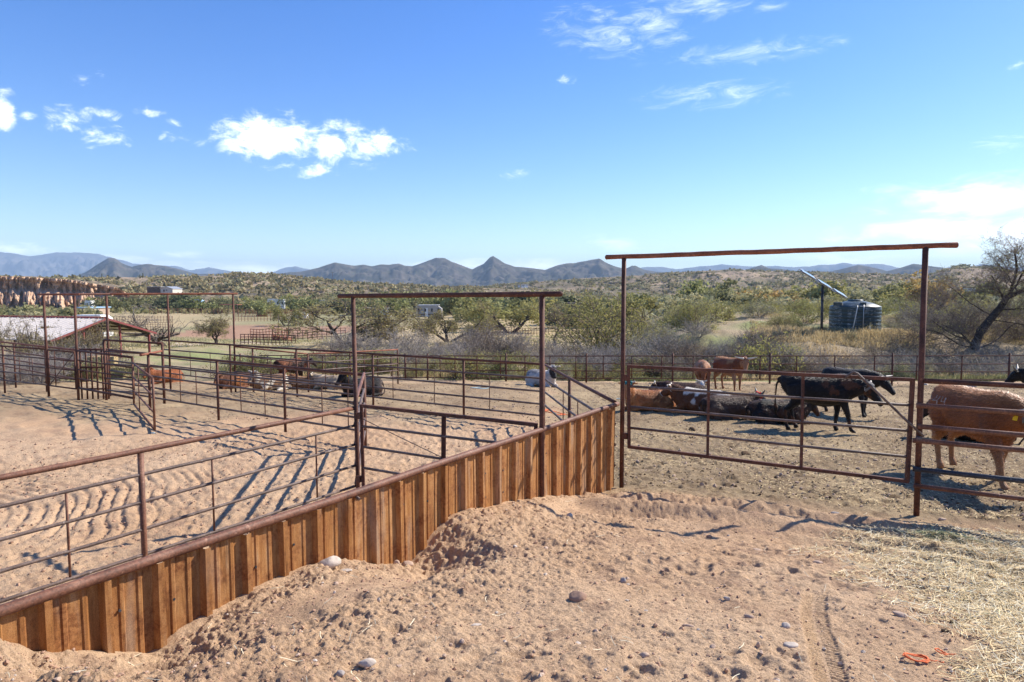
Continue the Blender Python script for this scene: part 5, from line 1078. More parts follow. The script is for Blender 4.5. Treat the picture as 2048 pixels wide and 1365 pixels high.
MB().tube([tuple(t_), tuple(r0.lerp(r1, .48))], .05, 10).build('mount', M['pipe_dark'], sp)
wq = [t_ + Vector((-.08, -.05, -.35)), t_ + Vector((-.1, -.08, -.75)), t_ + Vector((.02, -.1, -.95)), t_ + Vector((.1, -.08, -.7))]; MB().tube(wq, .014, 6).build('cable', M['pipe_dark'], sp)
# barn with the pale roof
ap = PY(213, 638, 44); rd = Vector((-.964, .266, 0)).normalized(); gd = Vector((.266, .964, 0)); bz = gz(ap.x - 6, 46)
barn = thing('barn', (ap.x, ap.y, bz), 'open sided barn with a long pale metal roof and dark red trim at far left', 'barn')
hw, rise, ln = 4.0, ap.z + .26, 30.0
E = lambda s, t, dz=0.0: ap + gd * hw * s + rd * t + Vector((0, 0, -rise * abs(s) + dz))
mb = MB()
def slab(a, b, c, d, th, mbx):
    up = Vector((0, 0, th)); vs = [a, b, c, d, a + up, b + up, c + up, d + up]; mbx.add(vs, [(0, 3, 2, 1), (4, 5, 6, 7), (0, 1, 5, 4), (1, 2, 6, 5), (2, 3, 7, 6), (3, 0, 4, 7)], 0, False)
slab(E(-1, 0), E(0, 0), E(0, ln), E(-1, ln), .05, mb); slab(E(0, 0), E(1, 0), E(1, ln), E(0, ln), .05, mb); roof = mb.build('roof', M['roof_white'], barn)
rc = MB(); rc.tube([E(0, -.1, .06), E(0, ln, .06)], .085, 6)
for k in range(120): a = E(0, ln * k / 120, .02) - gd * .12; rc.bar(a, a + rd * .12, .07, .10)
o = rc.build('ridge_cap', M['red_trim'], barn); o.parent = roof
rib = MB()
for k in range(1, 75):
    t = k * .4; rib.bar(E(-1, t, .065), E(-.02, t, .065), .03, .02)
o = rib.build('roof_rib', M['roof_white'], barn); o.parent = roof; o['kind'] = 'stuff'
for s_ in (-1, 1): MB().bar(E(s_ * 1.02, -.05, -.02), E(0, -.05, -.0), .06, .12).build('gable_trim', M['red_trim'], barn)
for t in (.4, 6, 12, 18, 24, 29.5):
    f_ = MB(); f_.bar(E(-1, t, -.09), E(0, t, -.09), .1, .12).bar(E(1, t, -.09), E(0, t, -.09), .1, .12).bar(E(-.97, t, -.16), E(.97, t, -.16), .08, .1).bar(E(0, t, -.1), E(0, t, -rise - .1), .08); f_.build('rafter', M['shade_roof'], barn)
    for s_ in (-.97, -.35, .35, .97):
        a = E(s_, t, -.1); MB().bar(a, Vector((a.x, a.y, bz - .5)), .12).build('post', M['red_trim'], barn)
for s_ in (-.75, -.5, -.25, .25, .5, .75): MB().bar(E(s_, 0, -.05), E(s_, ln, -.05), .08, .1).build('purlin', M['shade_roof'], barn)
def bale(c, rz, lab, mat='hay', s_=(1.15, .6, .5), grp='hay bales by the barn'):
    root = thing('hay_bale', (c[0], c[1], c[2]), lab, 'hay bale', grp, 0); b = MB(); n_ = 5
    g_ = np.random.default_rng(int(abs(c[0] * 100)))
    vs = []; 
    for ix in range(n_ + 1):
        for iy in range(3):
            for iz in range(3):
                vs.append(((ix / n_ - .5) * s_[0] + g_.normal(0, .012), (iy / 2 - .5) * s_[1] + g_.normal(0, .012), (iz / 2) * s_[2] + g_.normal(0, .012)))
    I = lambda a, b_, c_: a * 9 + b_ * 3 + c_; fs = []
    for a in range(n_):
        for k in range(2): fs += [(I(a, 0, k), I(a + 1, 0, k), I(a + 1, 0, k + 1), I(a, 0, k + 1)), (I(a + 1, 2, k), I(a, 2, k), I(a, 2, k + 1), I(a + 1, 2, k + 1)), (I(a, k, 2), I(a + 1, k, 2), I(a + 1, k + 1, 2), I(a, k + 1, 2)), (I(a + 1, k, 0), I(a, k, 0), I(a, k + 1, 0), I(a + 1, k + 1, 0))]
    for k in range(2):
        for l_ in range(2): fs += [(I(0, k + 1, l_), I(0, k, l_), I(0, k, l_ + 1), I(0, k + 1, l_ + 1)), (I(n_, k, l_), I(n_, k + 1, l_), I(n_, k + 1, l_ + 1), I(n_, k, l_ + 1))]
    ca, sa = math.cos(rz), math.sin(rz); b.add([(c[0] + x * ca - y * sa, c[1] + x * sa + y * ca, c[2] + z) for x, y, z in vs], fs, 0, False); b.build('straw_block', M[mat], root)
    for t in (-.22, .22):
        w_ = MB(); pts = [(t * s_[0], -s_[1] / 2 - .008, .0), (t * s_[0], -s_[1] / 2 - .008, s_[2] + .008), (t * s_[0], s_[1] / 2 + .008, s_[2] + .008), (t * s_[0], s_[1] / 2 + .008, 0)]
        w_.tube([(c[0] + x * ca - y * sa, c[1] + x * sa + y * ca, c[2] + z) for x, y, z in pts], .008, 4); w_.build('twine', M['red_trim'], root)
    return root
for k, (u, Yb, rz, dz, lab) in enumerate(((200, 31.0, .2, 0, 'yellow hay bale lying lowest and leftmost behind the barred chute panel'), (200, 31.1, .25, .5, 'yellow hay bale stacked on top of another behind the barred chute panel'), (226, 30.6, -.1, 0, 'yellow hay bale lying right of the stacked pair behind the chute'))):
    x, y, z = at_uY(u, Yb); bale((x, y, z + dz), rz, lab)
for k in range(3):
    a = E(-.26 + .28 * k, 3.0); bale((a.x, a.y, bz + .0), .27 + math.pi / 2, 'large weathered brown hay bale stacked in shade under the barn roof', 'old_hay', (2.1, 1.05, 1.2), 'big bales under the barn roof'); bale((a.x + .05, a.y, bz + 1.2), .27 + math.pi / 2, 'large weathered brown hay bale stacked in shade under the barn roof', 'old_hay', (2.1, 1.05, 1.15), 'big bales under the barn roof')

# trailers, sheds and houses across the valley: u0..u1 on the picture, foot v, height px, distance
def face_frame(u0, u1, Y): 
    a = PY(u0, 600, Y); b = PY(u1, 600, Y); return Vector((a.x, Y, 0)), Vector((b.x, Y, 0))
def trailer(u0, u1, vt, Y, lab, body='white_paint', wheels=True, nwin=4, depth=2.5, name='camper_trailer', cat='trailer', slant=.6, stripe=None):
    a, b = face_frame(u0, u1, Y); zt = PY(u0, vt, Y).z; zg = gz((a.x + b.x) / 2, Y); L_ = (b - a).length; root = thing(name, ((a.x + b.x) / 2, Y, zg), lab, cat); f0 = zg + .55
    H_ = max(zt - f0, 1.2); zt = f0 + H_; mb = MB(); n0 = a; n1 = b
    pr = [(0, f0), (L_, f0), (L_, zt - .7 * slant), (L_ - .9 * slant, zt), (.25, zt), (0, zt - .35)]
    vs = [(a.x + x, Y, z) for x, z in pr] + [(a.x + x, Y + depth, z) for x, z in pr]; n_ = len(pr)
    mb.add(vs, [tuple(range(n_)), tuple(reversed(range(n_, 2 * n_)))] + [(i, i + n_, (i + 1) % n_ + n_, (i + 1) % n_) for i in range(n_)], 0, False); bd = mb.build('body', M[body], root)
    for k in range(nwin):
        x = L_ * (.12 + .76 * k / max(1, nwin - 1)) if nwin > 1 else L_ * .5; MB().box((a.x + x, Y - .02, f0 + H_ * .60), L_ * .07, .05, H_ * .26).build('window', M['glass_dark'], root)
    MB().box((a.x + L_ * .42, Y - .02, f0 + H_ * .40), .65, .04, H_ * .74).build('door', M['grey_trailer' if body != 'grey_trailer' else 'white_paint'], root)
    if stripe: MB().box((a.x + L_ * .5, Y - .015, f0 + H_ * .24), L_ * .9, .03, H_ * .09).build('stripe', M[stripe], root)
    MB().box((a.x + L_ * .5, Y + depth / 2, zt + .06), L_ * .8, depth * .9, .1).build('roof', M['white_paint'], root)
    if wheels:
        for k in (.52, .63):
            c = Vector((a.x + L_ * k, Y + .05, zg + .34)); MB().tube([c - Vector((0, .1, 0)), c + Vector((0, .1, 0))], .36, 14).build('wheel', M['rubber'], root)
    return root
trailer(533, 569, 599, 262, 'long white camper trailer parked below the left slope', nwin=4, stripe='grey_trailer')
trailer(831, 883, 611, 178, 'grey and white fifth wheel camper seen inside the middle arch', 'grey_trailer', nwin=4, slant=1.3, stripe='brown_wall')
trailer(385, 403, 600, 250, 'small blue and white camper beside the dark shade roof', 'pale_blue', nwin=2)
trailer(140, 205, 632, 100, 'long white stock trailer roof showing just over the barn ridge', nwin=5, depth=2.4, name='stock_trailer')
trailer(587, 611, 625, 175, 'small white horse trailer beside the brown dirt arena', nwin=2, name='horse_trailer'); trailer(969, 983, 621, 165, 'tiny white utility trailer left of the feathery round tree', nwin=1, name='utility_trailer')
trailer(169, 182, 602, 245, 'white camper behind the flat roofed tan shed at far left', nwin=2)
def building(u0, u1, vt, vb, Y, lab, wall='cream_paint', roof='roof_tile', gable=0, depth=6, nwin=2, name='house', zg=None, eave=.25):
    a, b = face_frame(u0, u1, Y); zt = PY(u0, vt, Y).z; z0 = PY(u0, vb, Y).z if zg is None else zg; L_ = (b - a).length; root = thing(name, ((a.x + b.x) / 2, Y, z0), lab, name.replace('_', ' ')); mb = MB()
    h = zt - z0; hw_ = h * (1 - gable); mb.box(((a.x + b.x) / 2, Y + depth / 2, z0 + hw_ / 2 - .6), L_, depth, hw_ + 1.2)
    if gable:
        vs = [(a.x, Y, z0 + hw_), (b.x, Y, z0 + hw_), ((a.x + b.x) / 2, Y, zt), (a.x, Y + depth, z0 + hw_), (b.x, Y + depth, z0 + hw_), ((a.x + b.x) / 2, Y + depth, zt)]; mb.add(vs, [(0, 1, 2), (5, 4, 3)], 0, False)
    mb.build('wall', M[wall], root); rf = MB(); o_ = eave
    if gable:
        slab(Vector((a.x - o_, Y - o_, z0 + hw_ - .1)), Vector(((a.x + b.x) / 2, Y - o_, zt + .05)), Vector(((a.x + b.x) / 2, Y + depth + o_, zt + .05)), Vector((a.x - o_, Y + depth + o_, z0 + hw_ - .1)), .12, rf)
        slab(Vector(((a.x + b.x) / 2, Y - o_, zt + .05)), Vector((b.x + o_, Y - o_, z0 + hw_ - .1)), Vector((b.x + o_, Y + depth + o_, z0 + hw_ - .1)), Vector(((a.x + b.x) / 2, Y + depth + o_, zt + .05)), .12, rf)
    else: rf.box(((a.x + b.x) / 2, Y + depth / 2, zt + .1), L_ + 2 * o_, depth + 2 * o_, .22)
    rf.build('roof', M[roof], root)
    for k in range(nwin): MB().box((a.x + L_ * (k + .5) / nwin, Y - .02, z0 + hw_ * .55), L_ * .12, .06, hw_ * .3).build('window', M['glass_dark'], root)
    MB().box((a.x + L_ * .28, Y - .02, z0 + hw_ * .36), min(1.1, L_ * .12), .05, hw_ * .72).build('door', M['brown_wall'], root)
    return root
building(150, 181, 617, 632, 150, 'flat roofed tan and brown shed left of the small arches, beyond the barn', 'tan_wall', 'pale_blue', 0, 7, 1, 'shed')
building(727, 775, 617.5, 631, 195, 'low white building behind green trees inside the middle arch', 'white_paint', 'white_paint', 0, 6, 3, 'shed')
building(322, 346, 574, 584, 305, 'cream gable fronted barn on the left slope', 'cream_paint', 'steel', .4, 9, 1, 'hill_barn'); building(295, 322, 574.5, 582, 309, 'long grey roofed stable joined to the cream gable barn', 'brown_wall', 'steel', 0, 8, 3, 'stable')
building(640, 715, 601.5, 606, 272, 'long low pale roofed shelter behind the trees, left of the middle arch', 'tan_wall', 'roof_tile', 0, 6, 5, 'shelter'); building(796, 828, 600, 605, 270, 'small pale roofed shelter seen through the middle arch', 'tan_wall', 'roof_tile', 0, 6, 3, 'shelter')
building(1120, 1192, 608, 617, 190, 'long open stable with a thin dark roof between middle and tallest arch', 'tan_wall', 'shade_roof', 0, 7, 6, 'stable', eave=.6)
hz_ = lambda u, Y: None
for u0, u1, vt, vb, Y, lab, wl_, rf_ in ((1043, 1056, 569.5, 573, 700, 'white house on the far hillside left of the tallest arch', 'white_paint', 'roof_tile'), (1036, 1040, 570.5, 572.5, 706, 'tiny white outbuilding left of the white hillside house', 'white_paint', 'white_paint'), (1166, 1180, 571.5, 576, 690, 'pale hillside house lowest of the cluster left of the tallest arch', 'cream_paint', 'roof_tile'), (1181, 1190, 568, 572, 705, 'tan hillside house in the middle of the cluster', 'tan_wall', 'roof_tile'), (1220, 1236, 565, 571, 700, 'orange stucco house on the far hillside beside the left arch post', 'stucco', 'roof_tile'),
      (1708, 1736, 580.5, 585, 560, 'cream flat roofed house low on the hillside behind the tank', 'cream_paint', 'roof_tile'), (1741, 1752, 584, 588, 556, 'small white house right of the cream one behind the tank', 'white_paint', 'pale_blue'), (1553, 1570, 592, 596, 540, 'pale blue roofed house at the foot of the hill right of centre', 'white_paint', 'pale_blue'), (1503, 1530, 573.5, 575.5, 640, 'dark roofed house halfway up the hillside', 'brown_wall', 'shade_roof'), (1832, 1862, 549.5, 551.5, 850, 'long white roofed house high on the hill behind the right arch post', 'white_paint', 'white_paint'), (1915, 1960, 578, 581, 560, 'long pale roofed house seen through the leaning mesquite', 'cream_paint', 'white_paint')):
    q = PY((u0 + u1) / 2, vb, Y); building(u0, u1, vt, vb + .6, Y, lab, wl_, rf_, 0, 6, 3)
# shade roof on posts, cars
a, b = face_frame(350, 386, 245); zg = gz(a.x, 245); root = thing('shade_roof', ((a.x + b.x) / 2, 245, zg), 'dark flat shade roof on posts at the foot of the left slope', 'shade roof'); zt = PY(350, 603.5, 245).z
MB().box(((a.x + b.x) / 2, 248, zt), (b - a).length, 6, .3).build('roof', M['shade_roof'], root)
for t in (0, .33, .66, 1): q = a.lerp(b, t); MB().bar((q.x, 245.2, zg - .2), (q.x, 245.2, zt), .2).build('post', M['shade_roof'], root)
a, b = face_frame(437, 474, 215); zg = gz(a.x, 215); root = thing('shade_roof', ((a.x + b.x) / 2, 215, zg), 'thin roofed corral shelter left of the bushy green tree', 'shade roof'); zt = PY(437, 610, 215).z
MB().box(((a.x + b.x) / 2, 217, zt), (b - a).length, 4, .2).build('roof', M['pipe_orange'], root)
for t in (0, .5, 1): q = a.lerp(b, t); MB().bar((q.x, 215.2, zg - .2), (q.x, 215.2, zt), .15).build('post', M['shade_roof'], root)
def car(u, Y, lab, mat, rz=0.0, L_=4.4):
    x, y, z = at_uY(u, Y); root = thing('parked_car', (x, y, z), lab, 'car'); pr = [(-.5, .28), (.5, .28), (.5, .62), (.30, .72), (.18, 1.05), (-.22, 1.08), (-.36, .76), (-.5, .70)]
    vs = [(x + a * L_, y, z + b_ * 1.4) for a, b_ in pr] + [(x + a * L_, y + 1.8, z + b_ * 1.4) for a, b_ in pr]; n_ = len(pr)
    MB().add(vs, [tuple(range(n_)), tuple(reversed(range(n_, 2 * n_)))] + [(i, i + n_, (i + 1) % n_ + n_, (i + 1) % n_) for i in range(n_)], 0, False).build('body', M[mat], root)
    MB().box((x - .02 * L_, y - .01, z + 1.27), L_ * .36, .04, .34).build('window', M['glass_dark'], root)
    for t in (-.32, .32):
        for s_ in (.1, 1.7): c = Vector((x + t * L_, y + s_, z + .34)); MB().tube([c - Vector((0, .11, 0)), c + Vector((0, .11, 0))], .34, 12).build('wheel', M['rubber'], root)
car(231, 268, 'blue car parked left of the dark limbed mesquite', 'pale_blue'); car(278, 272, 'deep blue car parked behind the bare grey mesquite', 'blue_paint')
# far corrals: light rails and many posts
def corral(A, B, n, h, lab, mat='pipe_orange', nr=4, r=.045):
    A = Vector(A); B = Vector(B); root = thing('corral_fence', (A.x, A.y, gz(A.x, A.y)), lab, 'fence', 'far corral fences'); zA, zB = gz(A.x, A.y), gz(B.x, B.y)
    for k in range(nr):
        z = h * (1 - k / nr); pts = [(A.x + (B.x - A.x) * t, A.y + (B.y - A.y) * t, gz(A.x + (B.x - A.x) * t, A.y + (B.y - A.y) * t) + z) for t in (0, .25, .5, .75, 1)]; MB().tube(pts, r, 5).build('rail', M[mat], root)
    for k in range(n + 1):
        t = k / n; x, y = A.x + (B.x - A.x) * t, A.y + (B.y - A.y) * t; MB().tube([(x, y, gz(x, y) - .2), (x, y, gz(x, y) + h * 1.04)], r * 1.25, 5).build('post', M[mat], root)
def uv2(u, Y): return ((u - 1024) / F * Y, Y, 0)
corral(uv2(300, 205), uv2(620, 205), 40, 1.7, 'long red rail corral fence farthest back, below the white camper'); corral(uv2(470, 172), uv2(625, 172), 24, 1.5, 'dark red corral fence just beyond the brown dirt arena'); corral(uv2(470, 190), uv2(640, 190), 24, 1.6, 'red corral fence between the farthest one and the dirt arena')
corral(uv2(500, 104), uv2(575, 104), 12, 1.7, 'red pipe fence along the near edge of the brown dirt arena'); corral(uv2(575, 104), uv2(690, 108), 12, 1.6, 'dark rail fence continuing right from the arena toward the biggest mesquite', 'pipe'); corral(uv2(480, 84), uv2(590, 83), 14, 1.3, 'low dark fence across the green grass behind the last low arch post', 'pipe')
corral(uv2(215, 128), uv2(345, 128), 26, 1.6, 'fine dark fence grid right of the barn gable', 'pipe', 5, .03); corral(uv2(215, 165), uv2(345, 165), 22, 1.5, 'fence across the bare dirt behind the barn gable', 'pipe', 4, .035)
corral(uv2(720, 150), uv2(860, 152), 18, 1.4, 'thin fence in front of the low white building', 'pipe', 4, .03); corral(uv2(940, 120), uv2(1085, 118), 26, 1.3, 'fence under the feathery round tree beyond the middle arch', 'pipe', 3, .035); corral(uv2(1090, 122), uv2(1160, 124), 10, 1.3, 'short fence behind the twisted trunk mesquite', 'pipe', 3, .035); corral(uv2(1100, 168), uv2(1190, 168), 14, 1.5, 'reddish corral panels under the thin dark stable roof')
corral(uv2(1560, 120), uv2(1600, 122), 8, 1.5, 'dark red brushy pen left of the solar pole', 'pipe_orange', 6, .09); corral(uv2(1636, 118), uv2(1665, 118), 6, 1.6, 'small red pen behind the solar pole', 'pipe_orange', 4, .06)
a = PZ(515, 662, -5.0); root = thing('loading_ramp', (a.x + 3, 101, gz(a.x, 101)), 'low rust red loading ramp at the corner of the brown dirt arena', 'ramp'); x0 = uv2(549, 101)[0]; x1 = uv2(577, 101)[0]; z0 = gz(x0, 101)
mb = MB(); mb.add([(x0, 100.2, z0 - .1), (x1, 100.2, z0 - .1), (x1, 102.2, z0 - .1), (x0, 102.2, z0 - .1), (x0, 100.2, z0 + 1.1), (x1, 100.2, z0 + .6), (x1, 102.2, z0 + .6), (x0, 102.2, z0 + 1.1)], [(0, 3, 2, 1), (4, 5, 6, 7), (0, 1, 5, 4), (1, 2, 6, 5), (2, 3, 7, 6), (3, 0, 4, 7)], 0, False); mb.build('deck', M['pipe_orange'], root)
for t in (0, .33, .66, 1): x = x0 + (x1 - x0) * t; MB().bar((x, 100.1, z0), (x, 100.1, z0 + 2.2), .12).build('post', M['pipe_orange'], root)
# power poles, saguaros, skyline trees
def on_hill(prof, D, depth, u, t=1.0):
    us, cv, bv = prof; c = float(np.interp(u, us, cv)); return c
for u, vt, vb, Y, lab in ((665, 544, 566, 495, 'tall thin power pole on the left slope above the middle arch'), (761, 557, 570, 515, 'shorter thin power pole right of the tall one on the slope'), (557, 629, 668, 108, 'slim dark light pole rising from the arena ramp'), (577, 640, 662, 112, 'short dark pole right of the light pole at the arena')):
    p0, p1 = PY(u, vb, Y), PY(u, vt, Y); root = thing('utility_pole', tuple(p0), lab, 'pole'); MB().tube([tuple(p0 - Vector((0, 0, 1.5))), tuple(p1)], [.16, .12] if Y > 200 else [.07, .06], 6).build('pole', M['pole_wood'], root)
    if Y > 200: MB().bar(p1 + Vector((-1.1, 0, -.5)), p1 + Vector((1.1, 0, -.5)), .15).build('crossarm', M['pole_wood'], root)
def saguaro(u, vt, vb, Y, lab, arms):
    p0, p1 = PY(u, vb, Y), PY(u, vt, Y); root = thing('saguaro', tuple(p0), lab, 'cactus', 'saguaros on the left ridge'); h = p1.z - p0.z; MB().tube([tuple(p0 - Vector((0, 0, 1))), tuple(p0.lerp(p1, .9)), tuple(p1)], [.28, .3, .12], 8).build('stem', M['saguaro'], root)
    for s_, t in arms: a = p0 + Vector((0, 0, h * t)); MB().tube([tuple(a), tuple(a + Vector((s_ * .7, 0, .1))), tuple(a + Vector((s_ * .9, 0, .6))), tuple(a + Vector((s_ * .9, 0, h * .28)))], [.16, .18, .18, .1], 7).build('arm', M['saguaro'], root)
for u, vt, vb, arms, lab in ((160, 548, 560, ((1, .5),), 'one armed saguaro leftmost on the left ridge'), (204, 547, 563, (), 'tall armless saguaro above the eroded bank'), (217, 550, 564, (), 'armless saguaro just right of the tall one on the ridge'), (280, 549, 562, ((1, .45), (-1, .55)), 'two armed saguaro on the ridge beneath the round hill'), (286, 546, 562, (), 'slender saguaro tallest beside the two armed one')):
    saguaro(u, vt, vb, 500, lab, arms)
for u, vt, vb, Y, key, lab, wd in ((1917, 529, 541, 905, 'darktree', 'dark rounded tree on the right hilltop, left of the palm', 1.4), (1968, 531, 541, 905, 'darktree', 'dark rounded tree on the right hilltop, right of the saguaro', 1.4), (1506, 565, 575, 645, 'darktree', 'dark tree beside the dark roofed hillside house', 1.2), (1574, 580, 592, 545, 'darktree', 'dark tree right of the pale blue roofed house', 1.2), (1520, 568, 575, 644, 'paloverde', 'pale green tree right of the dark roofed hillside house', 1.4)):
    q = PY(u, vb, Y); make_plant(key, (q.x, q.y, q.z), (vb - vt) / F * Y, 1.0, lab, None, wd)
p0, p1 = PY(1937, 541, 905), PY(1937, 531, 905); root = thing('palm_tree', tuple(p0), 'tiny palm on the right hilltop skyline', 'palm'); MB().tube([tuple(p0 - Vector((0, 0, 1))), tuple(p1)], .25, 6).build('trunk', M['pole_wood'], root); g = Grow(5); tips = [(p1 + Vector((math.cos(a) * 1.2, math.sin(a) * 1.2, .4 * math.sin(3 * a))) - p0, 0) for a in np.linspace(0, 6.2, 14)] ; np_obj('crown', leaves_np(tips, 3, .9, .4, 4), M['darkgreen'], root)
p0, p1 = PY(1947, 541, 905), PY(1947, 529, 905); root = thing('saguaro', tuple(p0), 'single column saguaro on the right hilltop skyline', 'cactus'); MB().tube([tuple(p0 - Vector((0, 0, 1))), tuple(p1)], [.5, .45], 7).build('stem', M['saguaro'], root)
# ------------------------------------------------------------------ stones, clods, straw, twine
from mathutils import noise as mn
M['stone'] = simple('grey_stone', (.36, .31, .27), .25, 9, .85, .2, .5, 40, obj=True); M['stone_pale'] = simple('pale_stone', (.50, .42, .34), .22, 14, .85, .2, .5, 40, obj=True); M['stone_brown'] = simple('brown_stone', (.31, .195, .135), .28, 7, .85, .2, .6, 40, obj=True); M['stone_tan'] = simple('tan_stone', (.46, .33, .24), .2, 9, .85, .2, .5, 40, obj=True); M['dungm'] = simple('dung', (.13, .085, .05), .3, 14, .95, .1, .8, 50, obj=True)
def ico(sub):
    import bmesh
    bm = bmesh.new(); bmesh.ops.create_icosphere(bm, subdivisions=sub, radius=1); v = np.array([tuple(q.co) for q in bm.verts]); f = np.array([[q.index for q in p.verts] for p in bm.faces]); bm.free(); return v, f
IC3, IF3 = ico(3); IC1, IF1 = ico(1)
def stone(u, v, w, lab, mat='stone', asp=(1, .7, .6), rz=0.0, seed=None, sharp=.35, sink=.3, name='stone', cat='stone'):
    q = G(u, v); s_ = w / F * q.y / 2; seed = seed or int(u * 7 + v); P = IC3.copy()
    off = seed * .37
    # chip flat faces into the ball
    g_ = np.random.default_rng(seed)
    for k in range(9):
        n_ = g_.normal(0, 1, 3); n_ /= np.linalg.norm(n_); d_ = P @ n_; lim = g_.uniform(.62, .9); P -= np.where(d_ > lim, (d_ - lim) * .85, 0)[:, None] * n_[None]
    P *= (1 + sharp * .3 * np.array([mn.noise(Vector((a * 1.4 + off, b * 1.4, c * 1.4))) for a, b, c in P]))[:, None]
    P = P * np.array(asp)[None] * s_; ca, sa = math.cos(rz), math.sin(rz); P = np.stack((P[:, 0] * ca - P[:, 1] * sa, P[:, 0] * sa + P[:, 1] * ca, P[:, 2]), 1)
    z = gzd(q.x, q.y); root = mesh_np(name, P, IF3, M[mat], None, True); root.location = (q.x, q.y, z + s_ * asp[2] * (1 - 2 * sink) * .8); tag(root, lab, cat, 'stones lying on the dirt' if cat == 'stone' else 'dung lumps'); return root
for a in ((1155, 1207, 42, 'largest brown stone, round backed, alone on the open dirt', 'stone_brown', (1, .75, .68), .2), (1246, 1161, 17, 'small upright pointed grey stone above the round brown one', 'stone', (.8, .7, .95), .1), (660, 1140, 46, 'large whitish rock leaning against the foot of the sheet wall', 'stone_pale', (1, .6, .62), .5), (692, 1147, 26, 'flat pale stone just right of the large whitish rock', 'stone_pale', (1, .5, .3), .1), (793, 1129, 17, 'tan rounded stone upright at the wall foot', 'stone_tan', (.8, .7, .9), 0), (815, 1133, 26, 'low tan stone at the wall foot beside the upright one', 'stone_tan', (1, .7, .55), 0),
    (1509, 1101, 32, 'long flat tan slab stone in the middle distance', 'stone_tan', (1, .5, .32), .15), (1635, 1129, 24, 'flat oval buff stone right of the slab stone', 'stone_tan', (1, .6, .4), -.25), (1818, 1100, 30, 'flat grey tan stone near the start of the straw', 'stone_tan', (1, .55, .35), -.15), (1799, 1234, 32, 'egg shaped tan stone at the edge of the straw', 'stone_tan', (1, .55, .5), -.7), (1580, 1294, 36, 'flat chalky stone near the tyre print', 'stone_pale', (1, .65, .35), .1), (1571, 1255, 20, 'small rounded whitish stone above the flat chalky one', 'stone_pale', (1, .8, .7), 0), (952, 1247, 24, 'thin whitish flat stone left of the round brown one', 'stone_pale', (1, .5, .25), .2),
    (735, 1340, 38, 'big whitish stone at the bottom edge of the photo', 'stone_pale', (1, .6, .55), .3), (680, 1359, 22, 'small grey stone cut by the bottom edge', 'stone', (1, .6, .6), 0), (1375, 1250, 32, 'long thin pinkish stone half sunk in the dirt', 'stone_tan', (1, .3, .3), -.3), (1289, 1319, 24, 'pinkish square cornered stone below the open dirt', 'stone_tan', (1, .7, .5), -.3), (845, 1211, 11, 'small brown pebble with a dark shadow left of centre', 'stone_brown', (1, .8, .7), 0), (1139, 1041, 14, 'small bright white stone on the dirt pile near the wall end', 'stone_pale', (1, .7, .8), .4), (1670, 1033, 22, 'grey stone by the shadow left of the right arch post', 'stone', (1, .6, .5), -.3), (1454, 1196, 15, 'rounded grey white stone in the middle of the foreground dirt', 'stone_pale', (1, .8, .75), 0), (1499, 1237, 26, 'long buff stone tilted up in a hoof print', 'stone_tan', (1, .4, .35), -.5), (1840, 1163, 14, 'pale round stone beside the straw', 'stone_pale', (1, .8, .7), 0), (1859, 1197, 18, 'tan stone by the dark streak of soil', 'stone_tan', (1, .6, .6), -.6), (1531, 1032, 14, 'grey rounded stone on the ridge of the shadowed rut', 'stone', (1, .8, .7), 0), (1030, 1101, 10, 'tiny white pebble on the slope of the dirt pile', 'stone_pale', (1, .7, .7), 0), (1092, 1100, 14, 'small pinkish pebble below the dirt pile', 'stone_tan', (1, .6, .7), .9), (1418, 1078, 12, 'small brown stone in front of the long bar shadow', 'stone_brown', (1, .7, .7), 0), (1425, 1300, 17, 'rounded grey tan stone low in the foreground', 'stone_tan', (1, .7, .7), .6), (1516, 1296, 15, 'small upright tan stone left of the chalky flat one', 'stone_tan', (.7, .6, 1), 0), (1372, 1362, 14, 'light brown stone at the very bottom of the dirt', 'stone_brown', (.8, .6, .9), 0), (757, 1203, 14, 'thin white stone standing on edge on the left bank', 'stone_pale', (.6, .5, 1), 0), (1808, 1062, 14, 'flat tan stone nearest the right arch post', 'stone_tan', (1, .6, .4), 0), (1884, 1041, 16, 'tan stone in the cow shadow right of the arch post', 'stone_tan', (1, .6, .4), 0)):
    u, v, w_, lab, mat, asp, rz = a; stone(u, v, w_, lab, mat, asp, rz, sharp=.25 if mat != 'stone_brown' else .3)
for u, v, w_, lab in ((1907, 1249, 16, 'round dark dung lump at the straw edge, upper of two'), (1891, 1268, 17, 'round dark dung lump at the straw edge, lower of two'), (1490, 911, 22, 'dark dung pat on the corral floor inside the gate'), (1385, 862, 16, 'dark dung pat in front of the haltered steer')): stone(u, v, w_, lab, 'dungm', (1, .9, .6), 0, sharp=1.2, name='dung_lump', cat='dung')
# clods and pebbles: uncountable
def scatter_stones(name, x, y, s, mat, label, seed, kind='gravel', sub=1, sink=.3):
    g = np.random.default_rng(seed); n = len(x); z = ground_z(x, y); base = IC1; nb = len(base)
    V = base[None] * (1 + g.normal(0, .22, (n, nb, 1))) * np.stack((g.uniform(.7, 1.3, n), g.uniform(.6, 1.1, n), g.uniform(.5, .9, n)), 1)[:, None, :]
    a = g.uniform(0, 6.283, n); ca, sa = np.cos(a)[:, None], np.sin(a)[:, None]; V = np.stack((V[..., 0] * ca - V[..., 1] * sa, V[..., 0] * sa + V[..., 1] * ca, V[..., 2]), 2) * s[:, None, None]
    V = V + np.stack((x, y, z + s * .2), 1)[:, None, :]; Fc = (IF1[None] + (np.arange(n) * nb)[:, None, None]).reshape(-1, 3); o = mesh_np(name, V.reshape(-1, 3), Fc, mat, None, False); tag(o, label, kind, kind='stuff'); return o
g = np.random.default_rng(3)
